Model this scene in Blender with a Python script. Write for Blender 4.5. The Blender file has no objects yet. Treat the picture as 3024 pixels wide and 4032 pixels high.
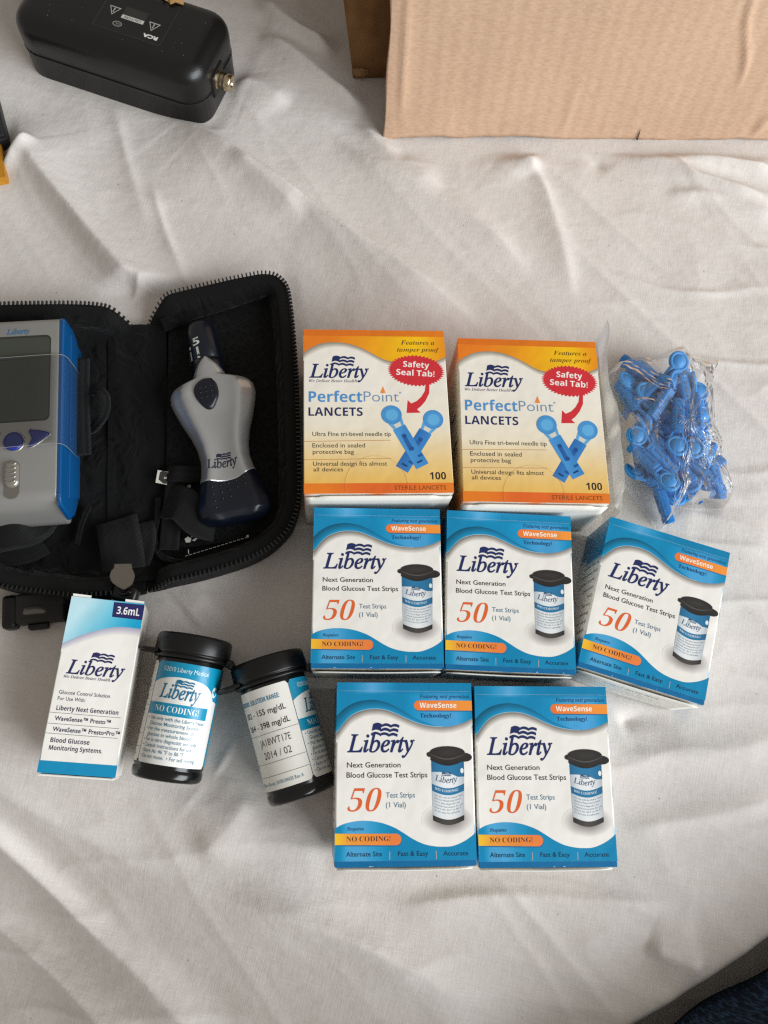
import bpy, bmesh, math, random, os
import numpy as np
from mathutils import Vector, Matrix
random.seed(7); np.random.seed(7)
S = bpy.context.scene
COL = S.collection
MM = 0.001
# ------------------------------------------------------------------ camera
CR = np.array([[0.9720835, 0.2238263, 0.0703950], [-0.2346351, 0.9273028, 0.2916433], [0.0, -0.3000188, 0.9539333]])
CH, CF = 323.35, 3045.0
cam = bpy.data.cameras.new('camera'); cam.sensor_fit = 'VERTICAL'; cam.sensor_height = 24; cam.lens = CF / 4032 * 24
cam.clip_start = 0.01; cam.clip_end = 20
cam.dof.use_dof = True; cam.dof.focus_distance = 0.315; cam.dof.aperture_fstop = 15
camo = bpy.data.objects.new('camera', cam); COL.objects.link(camo)
m4 = Matrix.Identity(4)
for i in range(3):
    for j in range(3): m4[i][j] = CR[j][i]
m4[2][3] = CH * MM
camo.matrix_world = m4
S.camera = camo
# ------------------------------------------------------------------ light: one window, dim room
W = bpy.data.worlds.new('World'); S.world = W; W.use_nodes = True
bg = W.node_tree.nodes['Background']; bg.inputs[0].default_value = (1.0, 0.93, 0.85, 1); bg.inputs[1].default_value = 0.32
la = bpy.data.lights.new('window_light', 'AREA'); la.shape = 'RECTANGLE'; la.size = 2.1; la.size_y = 1.3; la.energy = 79; la.color = (0.91, 0.96, 1.0)
lo = bpy.data.objects.new('window_light', la); COL.objects.link(lo)
lo.location = (1.85, -0.40, 0.98)
lo.rotation_euler = (Vector((0.0, 0.14, 0.0)) - lo.location).to_track_quat('-Z', 'Y').to_euler()
S.view_settings.view_transform = 'Standard'; S.view_settings.look = 'None'; S.view_settings.gamma = 1
S.view_settings.exposure = 0.0
S.view_settings.use_curve_mapping = False
S.render.film_transparent = False
S.cycles.filter_width = 1.3
S.cycles.use_denoising = False   # keeps the small print sharp; the grain left is that of a phone picture
S.cycles.use_adaptive_sampling = False
S.cycles.sample_clamp_indirect = 2.0

# ------------------------------------------------------------------ helpers
def at(u, v, z=0.0):
    """point of the place (mm) on the level z seen at photo pixel u, v"""
    q = np.array([(u - 1512) / CF, (2016 - v) / CF, -1.0]); w = CR.T @ q
    t = (z - CH) / w[2]
    return np.array([t * w[0], t * w[1], z])
def lin(c):
    c = np.array(c, float) / 255
    return np.where(c <= 0.04045, c / 12.92, ((c + 0.055) / 1.055) ** 2.4)
def hexc(h): return tuple(int(h[i:i + 2], 16) for i in (0, 2, 4))
def L4(h): return (*lin(hexc(h)), 1.0)
MATS = {}
def mat(name, col=None, rough=0.5, metal=0.0, spec=0.5, coat=0.0, attr=False, bump=None, var=None, sheen=0.0, ior=None):
    if name in MATS: return MATS[name]
    m = bpy.data.materials.new(name); m.use_nodes = True; nt = m.node_tree; b = nt.nodes['Principled BSDF']
    b.inputs['Roughness'].default_value = rough; b.inputs['Metallic'].default_value = metal
    b.inputs['Specular IOR Level'].default_value = spec; b.inputs['Coat Weight'].default_value = coat
    b.inputs['Coat Roughness'].default_value = 0.15
    if sheen: b.inputs['Sheen Weight'].default_value = sheen
    if col is not None: b.inputs['Base Color'].default_value = L4(col)
    tc = nt.nodes.new('ShaderNodeTexCoord')
    if attr:
        a = nt.nodes.new('ShaderNodeAttribute'); a.attribute_name = 'Col'
        nt.links.new(a.outputs['Color'], b.inputs['Base Color'])
    if var:   # (scale, colour2, low, high)
        n = nt.nodes.new('ShaderNodeTexNoise'); n.inputs['Scale'].default_value = var[0]; n.inputs['Detail'].default_value = 5
        r = nt.nodes.new('ShaderNodeValToRGB'); r.color_ramp.elements[0].position = var[2]; r.color_ramp.elements[1].position = var[3]
        r.color_ramp.elements[0].color = L4(col); r.color_ramp.elements[1].color = L4(var[1])
        nt.links.new(tc.outputs['Object'], n.inputs['Vector']); nt.links.new(n.outputs['Fac'], r.inputs['Fac'])
        nt.links.new(r.outputs['Color'], b.inputs['Base Color'])
    if bump:  # (scale, strength, distance)
        n = nt.nodes.new('ShaderNodeTexNoise'); n.inputs['Scale'].default_value = bump[0]; n.inputs['Detail'].default_value = 4
        bp = nt.nodes.new('ShaderNodeBump'); bp.inputs['Strength'].default_value = bump[1]; bp.inputs['Distance'].default_value = bump[2]
        nt.links.new(tc.outputs['Object'], n.inputs['Vector']); nt.links.new(n.outputs['Fac'], bp.inputs['Height'])
        nt.links.new(bp.outputs['Normal'], b.inputs['Normal'])
    MATS[name] = m
    return m
PRINT = mat('printed_card', rough=0.3, spec=0.5, attr=True)
INK = mat('printed_ink', rough=0.3, spec=0.5, attr=True)
for m_ in (PRINT, INK):
    nt = m_.node_tree; oi = nt.nodes.new('ShaderNodeObjectInfo'); tc = nt.nodes.new('ShaderNodeTexCoord'); ad = nt.nodes.new('ShaderNodeVectorMath'); ad.operation = 'MULTIPLY_ADD'
    ad.inputs[1].default_value = (1, 1, 0.0); nz = nt.nodes.new('ShaderNodeTexNoise'); nz.inputs['Scale'].default_value = 38; nz.inputs['Detail'].default_value = 3
    bp = nt.nodes.new('ShaderNodeBump'); bp.inputs['Strength'].default_value = 0.5; bp.inputs['Distance'].default_value = 0.0022
    nt.links.new(tc.outputs['Object'], ad.inputs[0]); nt.links.new(oi.outputs['Location'], ad.inputs[2]); nt.links.new(ad.outputs[0], nz.inputs['Vector']); nt.links.new(nz.outputs['Fac'], bp.inputs['Height']); nt.links.new(bp.outputs['Normal'], nt.nodes['Principled BSDF'].inputs['Normal'])

def mesh(name, V, F, m=None, parent=None, smooth=False, cols=None, scale=MM):
    me = bpy.data.meshes.new(name)
    me.from_pydata([tuple(float(c) * scale for c in v) for v in V], [], [tuple(int(i) for i in f) for f in F])
    if cols is not None:
        ca = me.color_attributes.new('Col', 'FLOAT_COLOR', 'POINT')
        ca.data.foreach_set('color', np.array(cols, np.float32).ravel())
    if smooth: me.polygons.foreach_set('use_smooth', [True] * len(me.polygons))
    if m: me.materials.append(m)
    me.update()
    o = bpy.data.objects.new(name, me); COL.objects.link(o)
    if parent: o.parent = parent
    return o
def bmobj(name, bm, m=None, parent=None, smooth=False):
    bmesh.ops.recalc_face_normals(bm, faces=bm.faces)
    me = bpy.data.meshes.new(name); bm.to_mesh(me); bm.free()
    if smooth: me.polygons.foreach_set('use_smooth', [True] * len(me.polygons))
    if m: me.materials.append(m)
    o = bpy.data.objects.new(name, me); COL.objects.link(o)
    if parent: o.parent = parent
    return o
def tag(o, label, cat, group=None):
    o['label'] = label; o['category'] = cat
    if group: o['group'] = group
    return o
def thing(name, label, cat, loc=(0, 0, 0), rz=0.0, group=None, rx=0.0, ry=0.0):
    o = bpy.data.objects.new(name, None); o.empty_display_size = 0.01; COL.objects.link(o)
    o.location = Vector(loc) * MM; o.rotation_euler = (rx, ry, rz)
    return tag(o, label, cat, group)
def dup(root, parent=None):
    c = root.copy(); COL.objects.link(c); c.parent = parent
    for ch in list(root.children): dup(ch, c)
    return c
def rbox(x0, x1, y0, y1, z0, z1, r=0.5, seg=2, bm=None):
    """box with rounded edges, mm in, metres out"""
    own = bm is None
    b2 = bmesh.new(); bmesh.ops.create_cube(b2, size=1)
    for v in b2.verts:
        v.co = Vector(((x0 + x1) / 2 + v.co.x * (x1 - x0), (y0 + y1) / 2 + v.co.y * (y1 - y0), (z0 + z1) / 2 + v.co.z * (z1 - z0))) * MM
    if r: bmesh.ops.bevel(b2, geom=list(b2.edges), offset=r * MM, segments=seg, profile=0.5, affect='EDGES')
    if own: return b2
    me = bpy.data.meshes.new('t'); b2.to_mesh(me); b2.free(); bm.from_mesh(me); bpy.data.meshes.remove(me)
    return bm
def lathe(prof, n=48, axis='Z'):
    V = []; F = []
    for (r, z) in prof:
        for k in range(n):
            a = 2 * math.pi * k / n; V.append((r * math.cos(a), r * math.sin(a), z))
    for i in range(len(prof) - 1):
        for k in range(n):
            k2 = (k + 1) % n; F.append((i * n + k, i * n + k2, (i + 1) * n + k2, (i + 1) * n + k))
    F.append(tuple(range(n))[::-1]); F.append(tuple((len(prof) - 1) * n + k for k in range(n)))
    return V, F
def tube(pts, r, n=10, closed=False):
    pts = [np.array(p, float) for p in pts]; V = []; F = []
    for i, p in enumerate(pts):
        a = pts[max(i - 1, 0)]; b = pts[min(i + 1, len(pts) - 1)]; t = b - a; t /= np.linalg.norm(t) + 1e-9
        u = np.cross(t, (0, 0, 1.0)); 
        if np.linalg.norm(u) < 1e-3: u = np.array([1.0, 0, 0])
        u /= np.linalg.norm(u); w = np.cross(u, t)
        rr = r[i] if hasattr(r, '__len__') else r
        for k in range(n):
            an = 2 * math.pi * k / n; V.append(p + rr * (math.cos(an) * u + math.sin(an) * w))
    for i in range(len(pts) - 1):
        for k in range(n):
            k2 = (k + 1) % n; F.append((i * n + k, i * n + k2, (i + 1) * n + k2, (i + 1) * n + k))
    F.append(tuple(range(n))[::-1]); F.append(tuple((len(pts) - 1) * n + k for k in range(n)))
    return V, F
def spline(P, n):
    """Catmull-Rom through P, n samples"""
    P = np.array(P, float); Q = np.vstack([2 * P[0] - P[1], P, 2 * P[-1] - P[-2]]); out = []
    for t in np.linspace(0, len(P) - 1 - 1e-6, n):
        i = int(t); f = t - i; p0, p1, p2, p3 = Q[i:i + 4]
        out.append(0.5 * ((2 * p1) + (p2 - p0) * f + (2 * p0 - 5 * p1 + 4 * p2 - p3) * f * f + (3 * p1 - p0 - 3 * p2 + p3) * f ** 3))
    return np.array(out)
def noise2(x, y, seed=0, oct=4):
    """cheap smooth noise, numpy arrays in mm"""
    rs = np.random.RandomState(seed); out = np.zeros_like(x, dtype=float); amp = 1.0
    for o in range(oct):
        for k in range(3):
            a = rs.uniform(0, 6.283); f = (2 ** o) * rs.uniform(0.7, 1.3)
            out += amp * np.sin(f * (x * math.cos(a) + y * math.sin(a)) + rs.uniform(0, 6.283) + 1.3 * np.sin(0.6 * f * (y * math.cos(a) - x * math.sin(a)) + rs.uniform(0, 6.28)))
        amp *= 0.5
    return out / 4.0

# ------------------------------------------------------------------ lettering
FD = os.path.join(bpy.utils.resource_path('LOCAL'), 'datafiles', 'fonts')
def lf(n):
    try: return bpy.data.fonts.load(os.path.join(FD, n))
    except Exception: return None
F_MATH = lf('NotoSansMath-Regular.woff2')
def alpha(s, U, l, dig=None):
    if F_MATH is None: return s
    r = ''
    for c in s:
        if 'A' <= c <= 'Z': r += chr(U + ord(c) - 65)
        elif 'a' <= c <= 'z': r += '\u210e' if (l == 0x1D44E and c == 'h') else chr(l + ord(c) - 97)
        elif dig and c.isdigit(): r += chr(dig + int(c))
        else: r += c
    return r
def it(s): return alpha(s, 0x1D434, 0x1D44E)
def bi(s): return alpha(s, 0x1D468, 0x1D482)
def bs(s): return alpha(s, 0x1D400, 0x1D41A, 0x1D7CE)
def sb(s): return alpha(s, 0x1D5D4, 0x1D5EE, 0x1D7EC)
TC = {}
def glyphs(s, font, off=0.0, shear=0.0):
    k = (s, font, off, shear)
    if k in TC: return TC[k]
    cu = bpy.data.curves.new('t', 'FONT'); cu.body = s; cu.size = 1; cu.offset = off; cu.shear = shear; cu.resolution_u = 3
    if font == 'm' and F_MATH: cu.font = F_MATH
    o = bpy.data.objects.new('t', cu); COL.objects.link(o)
    dg = bpy.context.evaluated_depsgraph_get(); e = o.evaluated_get(dg); me = e.to_mesh()
    V = np.array([v.co[:2] for v in me.vertices]); F = [tuple(p.vertices) for p in me.polygons]
    e.to_mesh_clear(); bpy.data.objects.remove(o); bpy.data.curves.remove(cu)
    TC[k] = (V, F)
    return TC[k]
class Art:
    """flat print: coloured shapes stacked in hair-thin layers, mm, face coordinates"""
    def __init__(s): s.V = []; s.F = []; s.C = []
    def add(s, V, F, C, layer):
        b = len(s.V)
        for v, c in zip(V, C): s.V.append((v[0], v[1], 0.014 + 0.011 * layer)); s.C.append(c)
        for f in F: s.F.append(tuple(b + i for i in f))
    def poly(s, P, col, layer=1):
        s.add(P, [tuple(range(len(P)))], [L4(col) if isinstance(col, str) else col] * len(P), layer)
    def rect(s, x0, y0, x1, y1, col, layer=1, nx=1, ny=1, fn=None):
        P = []; C = []; F = []
        for j in range(ny + 1):
            for i in range(nx + 1):
                x = x0 + (x1 - x0) * i / nx; y = y0 + (y1 - y0) * j / ny; P.append((x, y)); C.append(fn(x, y) if fn else L4(col))
        for j in range(ny):
            for i in range(nx):
                a = j * (nx + 1) + i; F.append((a, a + 1, a + nx + 2, a + nx + 1))
        s.add(P, F, C, layer)
    def strip(s, A, B, ca, cb, layer=1, rows=1):
        """band between curves A and B (same count); colours per end or functions"""
        n = len(A); P = []; C = []; F = []
        for r in range(rows + 1):
            t = r / rows
            for i in range(n):
                x = A[i][0] * (1 - t) + B[i][0] * t; y = A[i][1] * (1 - t) + B[i][1] * t; P.append((x, y))
                c1 = np.array(ca(x, y) if callable(ca) else L4(ca)); c2 = np.array(cb(x, y) if callable(cb) else L4(cb)); C.append(tuple((c1 ** 0.4545 * (1 - t) + c2 ** 0.4545 * t) ** 2.2))
        for r in range(rows):
            for i in range(n - 1):
                a = r * n + i; F.append((a, a + 1, a + n + 1, a + n))
        s.add(P, F, C, layer)
    def ellipse(s, cx, cy, rx, ry, col, layer=1, n=40, edge=None, rings=1, a0=0, a1=6.28318):
        P = [(cx, cy)]; C = [L4(col)]; F = []
        for r in range(1, rings + 1):
            for k in range(n):
                a = a0 + (a1 - a0) * k / n; P.append((cx + rx * r / rings * math.cos(a), cy + ry * r / rings * math.sin(a)))
                t = (r / rings); c = (np.array(L4(col)) ** 0.4545 * (1 - t) + np.array(L4(edge)) ** 0.4545 * t) ** 2.2 if edge else np.array(L4(col)); C.append(tuple(c))
        for k in range(n): F.append((0, 1 + k, 1 + (k + 1) % n))
        for r in range(1, rings):
            for k in range(n):
                a = 1 + (r - 1) * n; F.append((a + k, a + n + k, a + n + (k + 1) % n, a + (k + 1) % n))
        s.add(P, F, C, layer)
    def text(s, t, x0, x1, base, cap, col, layer=3, font='b', off=0.0, shear=0.0, rot=0.0, capref=None, fn=None, flip=False):
        V, F = glyphs(t, font, off, shear)
        if not len(V): return
        ref = glyphs(capref or (it('L') if font == 'm' else 'H'), font, 0)[0]
        ch = ref[:, 1].max(); w0, w1 = V[:, 0].min(), V[:, 0].max()
        sx = (x1 - x0) / (w1 - w0); sy = cap / ch
        X = (V[:, 0] - w0) * sx; Y = V[:, 1] * sy
        c, si = math.cos(rot), math.sin(rot)
        P = np.stack([x0 + X * c - Y * si, base + X * si + Y * c], 1)
        if flip: P = np.array([2 * np.array([(x0 + x1) / 2, base + cap / 2]) - p for p in P])
        if fn: P = np.array([fn(*p) for p in P])
        s.add(P, F, [L4(col)] * len(P), layer)
    def line(s, x0, y0, x1, y1, w, col, layer=3):
        d = np.array([x1 - x0, y1 - y0]); d = d / np.linalg.norm(d); n = np.array([-d[1], d[0]]) * w / 2
        a = np.array([x0, y0]); b = np.array([x1, y1]); s.poly([a - n, b - n, b + n, a + n], col, layer)
    def flag(s, x0, x1, y0, y1, col, layer=3, slant=0.08):
        w = x1 - x0; h = y1 - y0
        def put(u, v):   # u across, v up
            col3 = u * 3; k = min(int(col3), 2); f = col3 - k
            wave = 0.10 * math.sin(f * math.pi) - 0.04 * k
            return (x0 + w * (u * (1 - slant)) + slant * w * v, y0 + h * (0.10 + v * 0.80 + wave))
        def seg(ua, ub, va, vb):
            n = 7; us = np.linspace(ua + 1e-4, ub - 1e-4, n)
            s.strip([put(u, va) for u in us], [put(u, vb) for u in us], col, col, layer)
        seg(0, 1 / 3, 0.40, 1.0); seg(0, 1 / 3, 0.02, 0.22)
        for k in (1, 2):
            for va, vb in ((0.0, 0.23), (0.38, 0.62), (0.77, 1.0)): seg(k / 3, (k + 1) / 3, va, vb)
    def logo(s, x0, x1, base, cap, col, fx0, fx1, fy0, fy1, layer=3, off=0.012):
        s.text(it('Liberty'), x0, x1, base, cap, col, layer, 'm', off)
        s.flag(fx0, fx1, fy0, fy1, col, layer + 1)
        s.ellipse(x1 + 0.25, base + cap * 0.66, 0.32, 0.32, col, layer, 10)
    def build(s, name, parent, fn=None, m=INK):
        V = s.V if fn is None else [fn(*v) for v in s.V]
        return mesh(name, V, s.F, m, parent, False, s.C)

NAVY, BLACK, WHT = '1c2a5e', '2c2a2c', 'f0ece4'
def lerp(h1, h2, t):
    t = max(0.0, min(1.0, t)); return tuple((np.array(L4(h1)) ** 0.4545 * (1 - t) + np.array(L4(h2)) ** 0.4545 * t) ** 2.2)

# ------------------------------------------------------------------ bed sheet
# folds: photo points of the crest, height mm, spread on its left and right side (mm)
FOLDS = [
    ([(640, 400), (760, 520), (1050, 720), (1400, 960), (1700, 1160), (1960, 1340)], 7.0, 6, 24),
    ([(60, 440), (130, 640), (300, 860), (480, 1070), (620, 1210), (760, 1360)], 7.0, 16, 9),
    ([(0, 690), (90, 620), (160, 560)], 4.0, 5, 5),
    ([(440, 380), (500, 620), (560, 820), (600, 960)], 0.9, 4, 6),
    ([(590, 700), (650, 900), (720, 1080), (790, 1260)], 1.2, 2.6, 5),
    ([(900, 640), (1050, 760), (1200, 900)], 2.5, 8, 8),
    ([(1300, 560), (1560, 700), (1900, 900), (2100, 1100)], 3.0, 9, 16),
    ([(1400, 470), (1500, 580), (1640, 680), (1760, 760)], 2.6, 8, 9),
    ([(1930, 540), (2110, 690), (2190, 900), (2270, 1220)], 1.7, 5, 10),
    ([(2110, 545), (2100, 610), (2085, 700)], 2.0, 4, 5),
    ([(1900, 560), (1995, 600), (2100, 690)], 2.0, 12, 10),
    ([(2150, 530), (2290, 590), (2400, 690)], -1.6, 7, 7),
    ([(2240, 540), (2500, 620), (2800, 740), (3100, 820)], 4.0, 7, 6),
    ([(2500, 545), (2750, 640), (3100, 700)], 5.0, 7, 6),
    ([(2600, 760), (2850, 800), (3100, 900)], 2.5, 8, 6),
    ([(1000, 0), (1150, 130), (1330, 230)], 5.0, 9, 4),
    ([(1000, 130), (1150, 230), (1290, 340), (1450, 450)], 4.0, 8, 4),
    ([(880, 330), (1000, 340), (1150, 420)], 2.5, 8, 9),
    ([(2430, 2860), (2520, 2820), (2640, 2760)], -3.5, 6, 6),
    ([(2380, 2960), (2700, 2980), (3100, 2900)], 2.5, 10, 10),
    ([(2420, 3260), (2700, 3230), (3100, 3140)], 2.5, 9, 5),
    ([(2600, 2000), (2800, 2040), (3100, 2160)], 2.0, 8, 10),
    # lower left
    ([(-420, 2960), (-120, 3320), (60, 3520), (250, 3720), (480, 3920), (640, 4080), (1000, 4400)], 7.0, 7, 14),
    ([(-500, 3560), (-120, 3830), (60, 3960), (200, 4080), (600, 4450)], 7.0, 7, 10),
    ([(-400, 2900), (-100, 3090), (250, 3290), (600, 3470), (950, 3580), (1350, 3690), (1700, 3860), (2000, 4100)], 4.0, 9, 16),
    ([(1000, 3100), (900, 3260), (760, 3400)], 2.5, 10, 12),
    ([(1500, 3580), (1900, 3520), (2350, 3540), (2700, 3560)], 2.6, 4, 12),
    ([(900, 3420), (1250, 3640), (1650, 3820), (2100, 4100)], 1.6, 14, 18),
    ([(2540, 3720), (2680, 3780), (2770, 3800)], 3.0, 9, 6),
    ([(820, 2980), (880, 3030)], 2.5, 8, 9),
    ([(720, 2420), (830, 2330)], 1.2, 14, 14),
]
foot = []   # footprints (cx, cy, half w, half h, angle) kept flat
def smooth01(t): t = np.clip(t, 0, 1); return t * t * (3 - 2 * t)
def seg_dist(X, Y, P):
    best = np.full(X.shape, 1e9); sgn = np.zeros(X.shape); tt = np.zeros(X.shape); Lc = [0]
    for a, b in zip(P[:-1], P[1:]): Lc.append(Lc[-1] + np.hypot(*(b - a)))
    for i, (a, b) in enumerate(zip(P[:-1], P[1:])):
        d = b - a; l2 = d @ d; t = np.clip(((X - a[0]) * d[0] + (Y - a[1]) * d[1]) / l2, 0, 1)
        dx = X - a[0] - t * d[0]; dy = Y - a[1] - t * d[1]; ds = np.hypot(dx, dy); w = ds < best
        best = np.where(w, ds, best); sgn = np.where(w, np.sign(d[0] * dy - d[1] * dx), sgn); tt = np.where(w, (Lc[i] + t * math.sqrt(l2)) / Lc[-1], tt)
    return best, sgn, tt
def sheet_height(X, Y):
    H = np.zeros(X.shape)
    for pts, h, wl, wr in FOLDS:
        P = spline([at(u, v, 0)[:2] for u, v in pts], 14) if len(pts) > 2 else np.array([at(u, v, 0)[:2] for u, v in pts])
        d, s, t = seg_dist(X, Y, P)
        w = np.where(s > 0, wl, wr)
        w = w * (1 + 0.25 * np.sin(t * 9 + h))
        end = smooth01(np.minimum(t, 1 - t) * 4)
        w = np.maximum(w, abs(h) * 0.55)
        H += 1.5 * h * end * (0.66 * (1 / (1 + (d / w) ** 2)) ** 1.6 + 0.34 * np.exp(-np.sqrt(d * d + 0.5) / (0.5 * w)))
    H += 1.1 * noise2(X / 34, Y / 34, 3, 3) + 0.14 * noise2(X / 7.5 + 0.4 * Y / 7.5, Y / 9, 5, 3) + 0.05 * noise2(X / 2.6, Y / 2.2, 9, 2)
    # crisp wrinkles running with the folds, in patches
    c0, s0 = math.cos(-0.62), math.sin(-0.62); U = X * c0 + Y * s0; Wv = -X * s0 + Y * c0
    n1 = noise2(U / 60, Wv / 13, 51, 2); n2 = noise2(U / 34 + 3, Wv / 7.5, 57, 2); patch_ = np.clip(0.55 + 0.8 * noise2(X / 45, Y / 45, 61, 2), 0, 1)
    H += patch_ * (0.9 * np.clip(1 - np.abs(n1) * 2.6, 0, 1) ** 1.4 + 0.4 * np.clip(1 - np.abs(n2) * 3.5, 0, 1) ** 1.5)
    c0, s0 = math.cos(0.12), math.sin(0.12); U = X * c0 + Y * s0; Wv = -X * s0 + Y * c0
    n3 = noise2(U / 30, Wv / 9, 71, 2); right = np.clip((X - 60) / 60, 0, 1); low = np.clip((20 - Y) / 60, 0, 1)
    H += np.maximum(right, 0.7 * low) * 0.9 * np.clip(1 - np.abs(n3) * 3.0, 0, 1) ** 1.5
    M = np.ones(X.shape)
    for cx, cy, hw, hh, an in foot:
        c, s = math.cos(an), math.sin(an); lx = (X - cx) * c + (Y - cy) * s; ly = -(X - cx) * s + (Y - cy) * c
        d = np.hypot(np.maximum(np.abs(lx) - hw, 0), np.maximum(np.abs(ly) - hh, 0))
        f = np.clip((d - 0.5) / 10, 0, 1); M = np.minimum(M, f * f * (3 - 2 * f))
    H = H * M - 0.25 * (1 - M) - 0.08 * M
    # the mattress falls away gently towards the lower left
    a = at(-100, 2990)[:2]; b = at(2100, 3600)[:2]; d = (b - a) / np.linalg.norm(b - a); n = np.array([d[1], -d[0]])
    if n[1] > 0: n = -n
    e = np.maximum((X - a[0]) * n[0] + (Y - a[1]) * n[1], 0); H = H - 0.15 * (np.sqrt(e * e + 200) - math.sqrt(200)) - 0.30 * 0.5 * ((45 - X) + np.sqrt((45 - X) ** 2 + 900)) * smooth01((-14 - Y) / 95)
    # the edge of the bed under the knee falls away
    a = at(3024, 3650)[:2]; b = at(2475, 4025)[:2]; d = (b - a) / np.linalg.norm(b - a); n = np.array([d[1], -d[0]])
    if n @ np.array([1, -1]) < 0: n = -n
    e = (X - a[0]) * n[0] + (Y - a[1]) * n[1]
    drop = np.clip(e / 14, 0, 1)
    rise = np.exp(-(np.clip(e, -40, 40) / 8) ** 2)
    return H + 3.0 * rise - 26 * drop * drop * (3 - 2 * drop)

# ------------------------------------------------------------------ test strip boxes
SW, SH, SD = 50.0, 62.6, 30.6
def box_carton(W_, H_, D_, name, parent, cfun, r=0.6, grid=10):
    """rounded carton, origin bottom centre, front panel up; cfun(side, u, v)->colour"""
    V = []; F = []; C = []
    def face(org, eu, ev, lu, lv, side, nu, nv, bulge=0.25):
        b = len(V); n = np.cross(eu, ev)
        for j in range(nv + 1):
            for i in range(nu + 1):
                u = lu * i / nu; v = lv * j / nv
                k = bulge * math.sin(math.pi * i / nu) ** 0.6 * math.sin(math.pi * j / nv) ** 0.6
                V.append(np.array(org) + np.array(eu) * u + np.array(ev) * v + n * k); C.append(cfun(side, u, v))
        for j in range(nv):
            for i in range(nu):
                a = b + j * (nu + 1) + i; F.append((a, a + 1, a + nu + 2, a + nu + 1))
    w, h = W_ / 2, H_ / 2; e = r
    face((-w + e, -h + e, D_), (1, 0, 0), (0, 1, 0), W_ - 2 * e, H_ - 2 * e, 'front', grid, grid, 0.0)
    face((-w + e, h, e), (1, 0, 0), (0, 0, 1), W_ - 2 * e, D_ - 2 * e, 'top', grid, 8)      # normal -y? flipped below
    face((-w + e, -h, e), (1, 0, 0), (0, 0, 1), W_ - 2 * e, D_ - 2 * e, 'bottom', grid, 8)
    face((-w, h - e, e), (0, -1, 0), (0, 0, 1), H_ - 2 * e, D_ - 2 * e, 'left', grid * 2, 8)
    face((w, -h + e, e), (0, 1, 0), (0, 0, 1), H_ - 2 * e, D_ - 2 * e, 'right', grid * 2, 8)
    face((-w + e, -h + e, 0), (1, 0, 0), (0, 1, 0), W_ - 2 * e, H_ - 2 * e, 'back', 2, 2, 0.0)
    # soft edges joining the panels
    def edge(p, q, o1, o2, ca, cb):
        b = len(V); n = 4; cl = [ca, cb]; m = 16
        for i in range(m + 1):
            pp = np.array(p) + (np.array(q) - np.array(p)) * i / m
            for k in range(n + 1):
                t = math.pi / 2 * k / n; V.append(pp + e * (math.cos(t) * np.array(o1) + math.sin(t) * np.array(o2))); 
                f = k / n; c1 = np.array(ca(i / m) if callable(ca) else ca); c2 = np.array(cb(i / m) if callable(cb) else cb); C.append(tuple(c1 * (1 - f) + c2 * f))
        for i in range(m):
            for k in range(n):
                a = b + i * (n + 1) + k; F.append((a, a + 1, a + n + 2, a + n + 1))
    z1, z0 = D_ - e, e; x0, x1, y0, y1 = -w + e, w - e, -h + e, h - e
    fr = lambda u, v: cfun('fedge', u, v)
    edge((x0, y0, z1), (x0, y1, z1), (0, 0, 1), (-1, 0, 0), lambda t: fr(0, t * (H_ - 2 * e)), lambda t: cfun('left', (1 - t) * (H_ - 2 * e), D_))
    edge((x1, y0, z1), (x1, y1, z1), (0, 0, 1), (1, 0, 0), lambda t: fr(W_, t * (H_ - 2 * e)), lambda t: cfun('right', t * (H_ - 2 * e), D_))
    edge((x0, y0, z1), (x1, y0, z1), (0, 0, 1), (0, -1, 0), lambda t: fr(t * W_, 0), lambda t: fr(t * W_, 0))
    edge((x0, y1, z1), (x1, y1, z1), (0, 0, 1), (0, 1, 0), lambda t: fr(t * W_, H_), lambda t: cfun('top', t * W_, D_))
    for sx in (-1, 1):
        for sy in (-1, 1):
            edge((sx * (w - e), sy * (h - e), z0), (sx * (w - e), sy * (h - e), z1), (sx, 0, 0), (0, sy, 0), cfun('left' if sx < 0 else 'right', 0 if (sx < 0) == (sy > 0) else H_, D_ / 2), cfun('bottom' if sy < 0 else 'top', 0, 1))
    o = mesh(name, V, F, PRINT, parent, True, C)
    me = o.data; bm = bmesh.new(); bm.from_mesh(me); bmesh.ops.remove_doubles(bm, verts=bm.verts, dist=2e-6); bmesh.ops.recalc_face_normals(bm, faces=bm.faces); bm.to_mesh(me); bm.free()
    return o

B_MAIN, B_LITE, B_DARK, B_MID = '0086b4', '4aa2d6', '006ca2', '0a90be'
lo_pts = [(-0.6, 44.6), (0.83, 45.53), (2.44, 47.84), (5.48, 50.87), (9.63, 52.65), (13.75, 53.18), (17.86, 52.8), (21.94, 51.35), (25.65, 49.71), (29.36, 48.25), (33.1, 47.33), (37.62, 46.84), (42.19, 47.1), (46.81, 48.35), (50.0, 49.9)]
up_pts = [(0.0, 50.6), (2.94, 53.39), (7.09, 55.54), (12.35, 56.43), (16.83, 55.88), (20.55, 54.6), (24.25, 52.6), (27.19, 50.79), (30.16, 49.33), (33.14, 48.23), (36.12, 47.31), (39, 46.9)]
lw_pts = [(0.0, 12.5), (3.06, 13.97), (7.46, 14.86), (11.85, 14.93), (16.24, 14.27), (20.6, 12.82), (24.22, 10.85), (27.46, 8.89), (31.09, 7.27), (34.76, 6.45), (37.72, 6.22), (41.44, 6.39), (45.23, 7.71), (47.92, 9.23), (50.0, 10.8)]
def curve_y(pts, n=60):
    c = spline(pts, n * 4); xs = np.linspace(0, 50, n); return np.stack([xs, np.interp(xs, c[:, 0], c[:, 1])], 1)
LOC, LWC = curve_y(lo_pts), curve_y(lw_pts)
UPX = spline(up_pts, 160)

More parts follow.
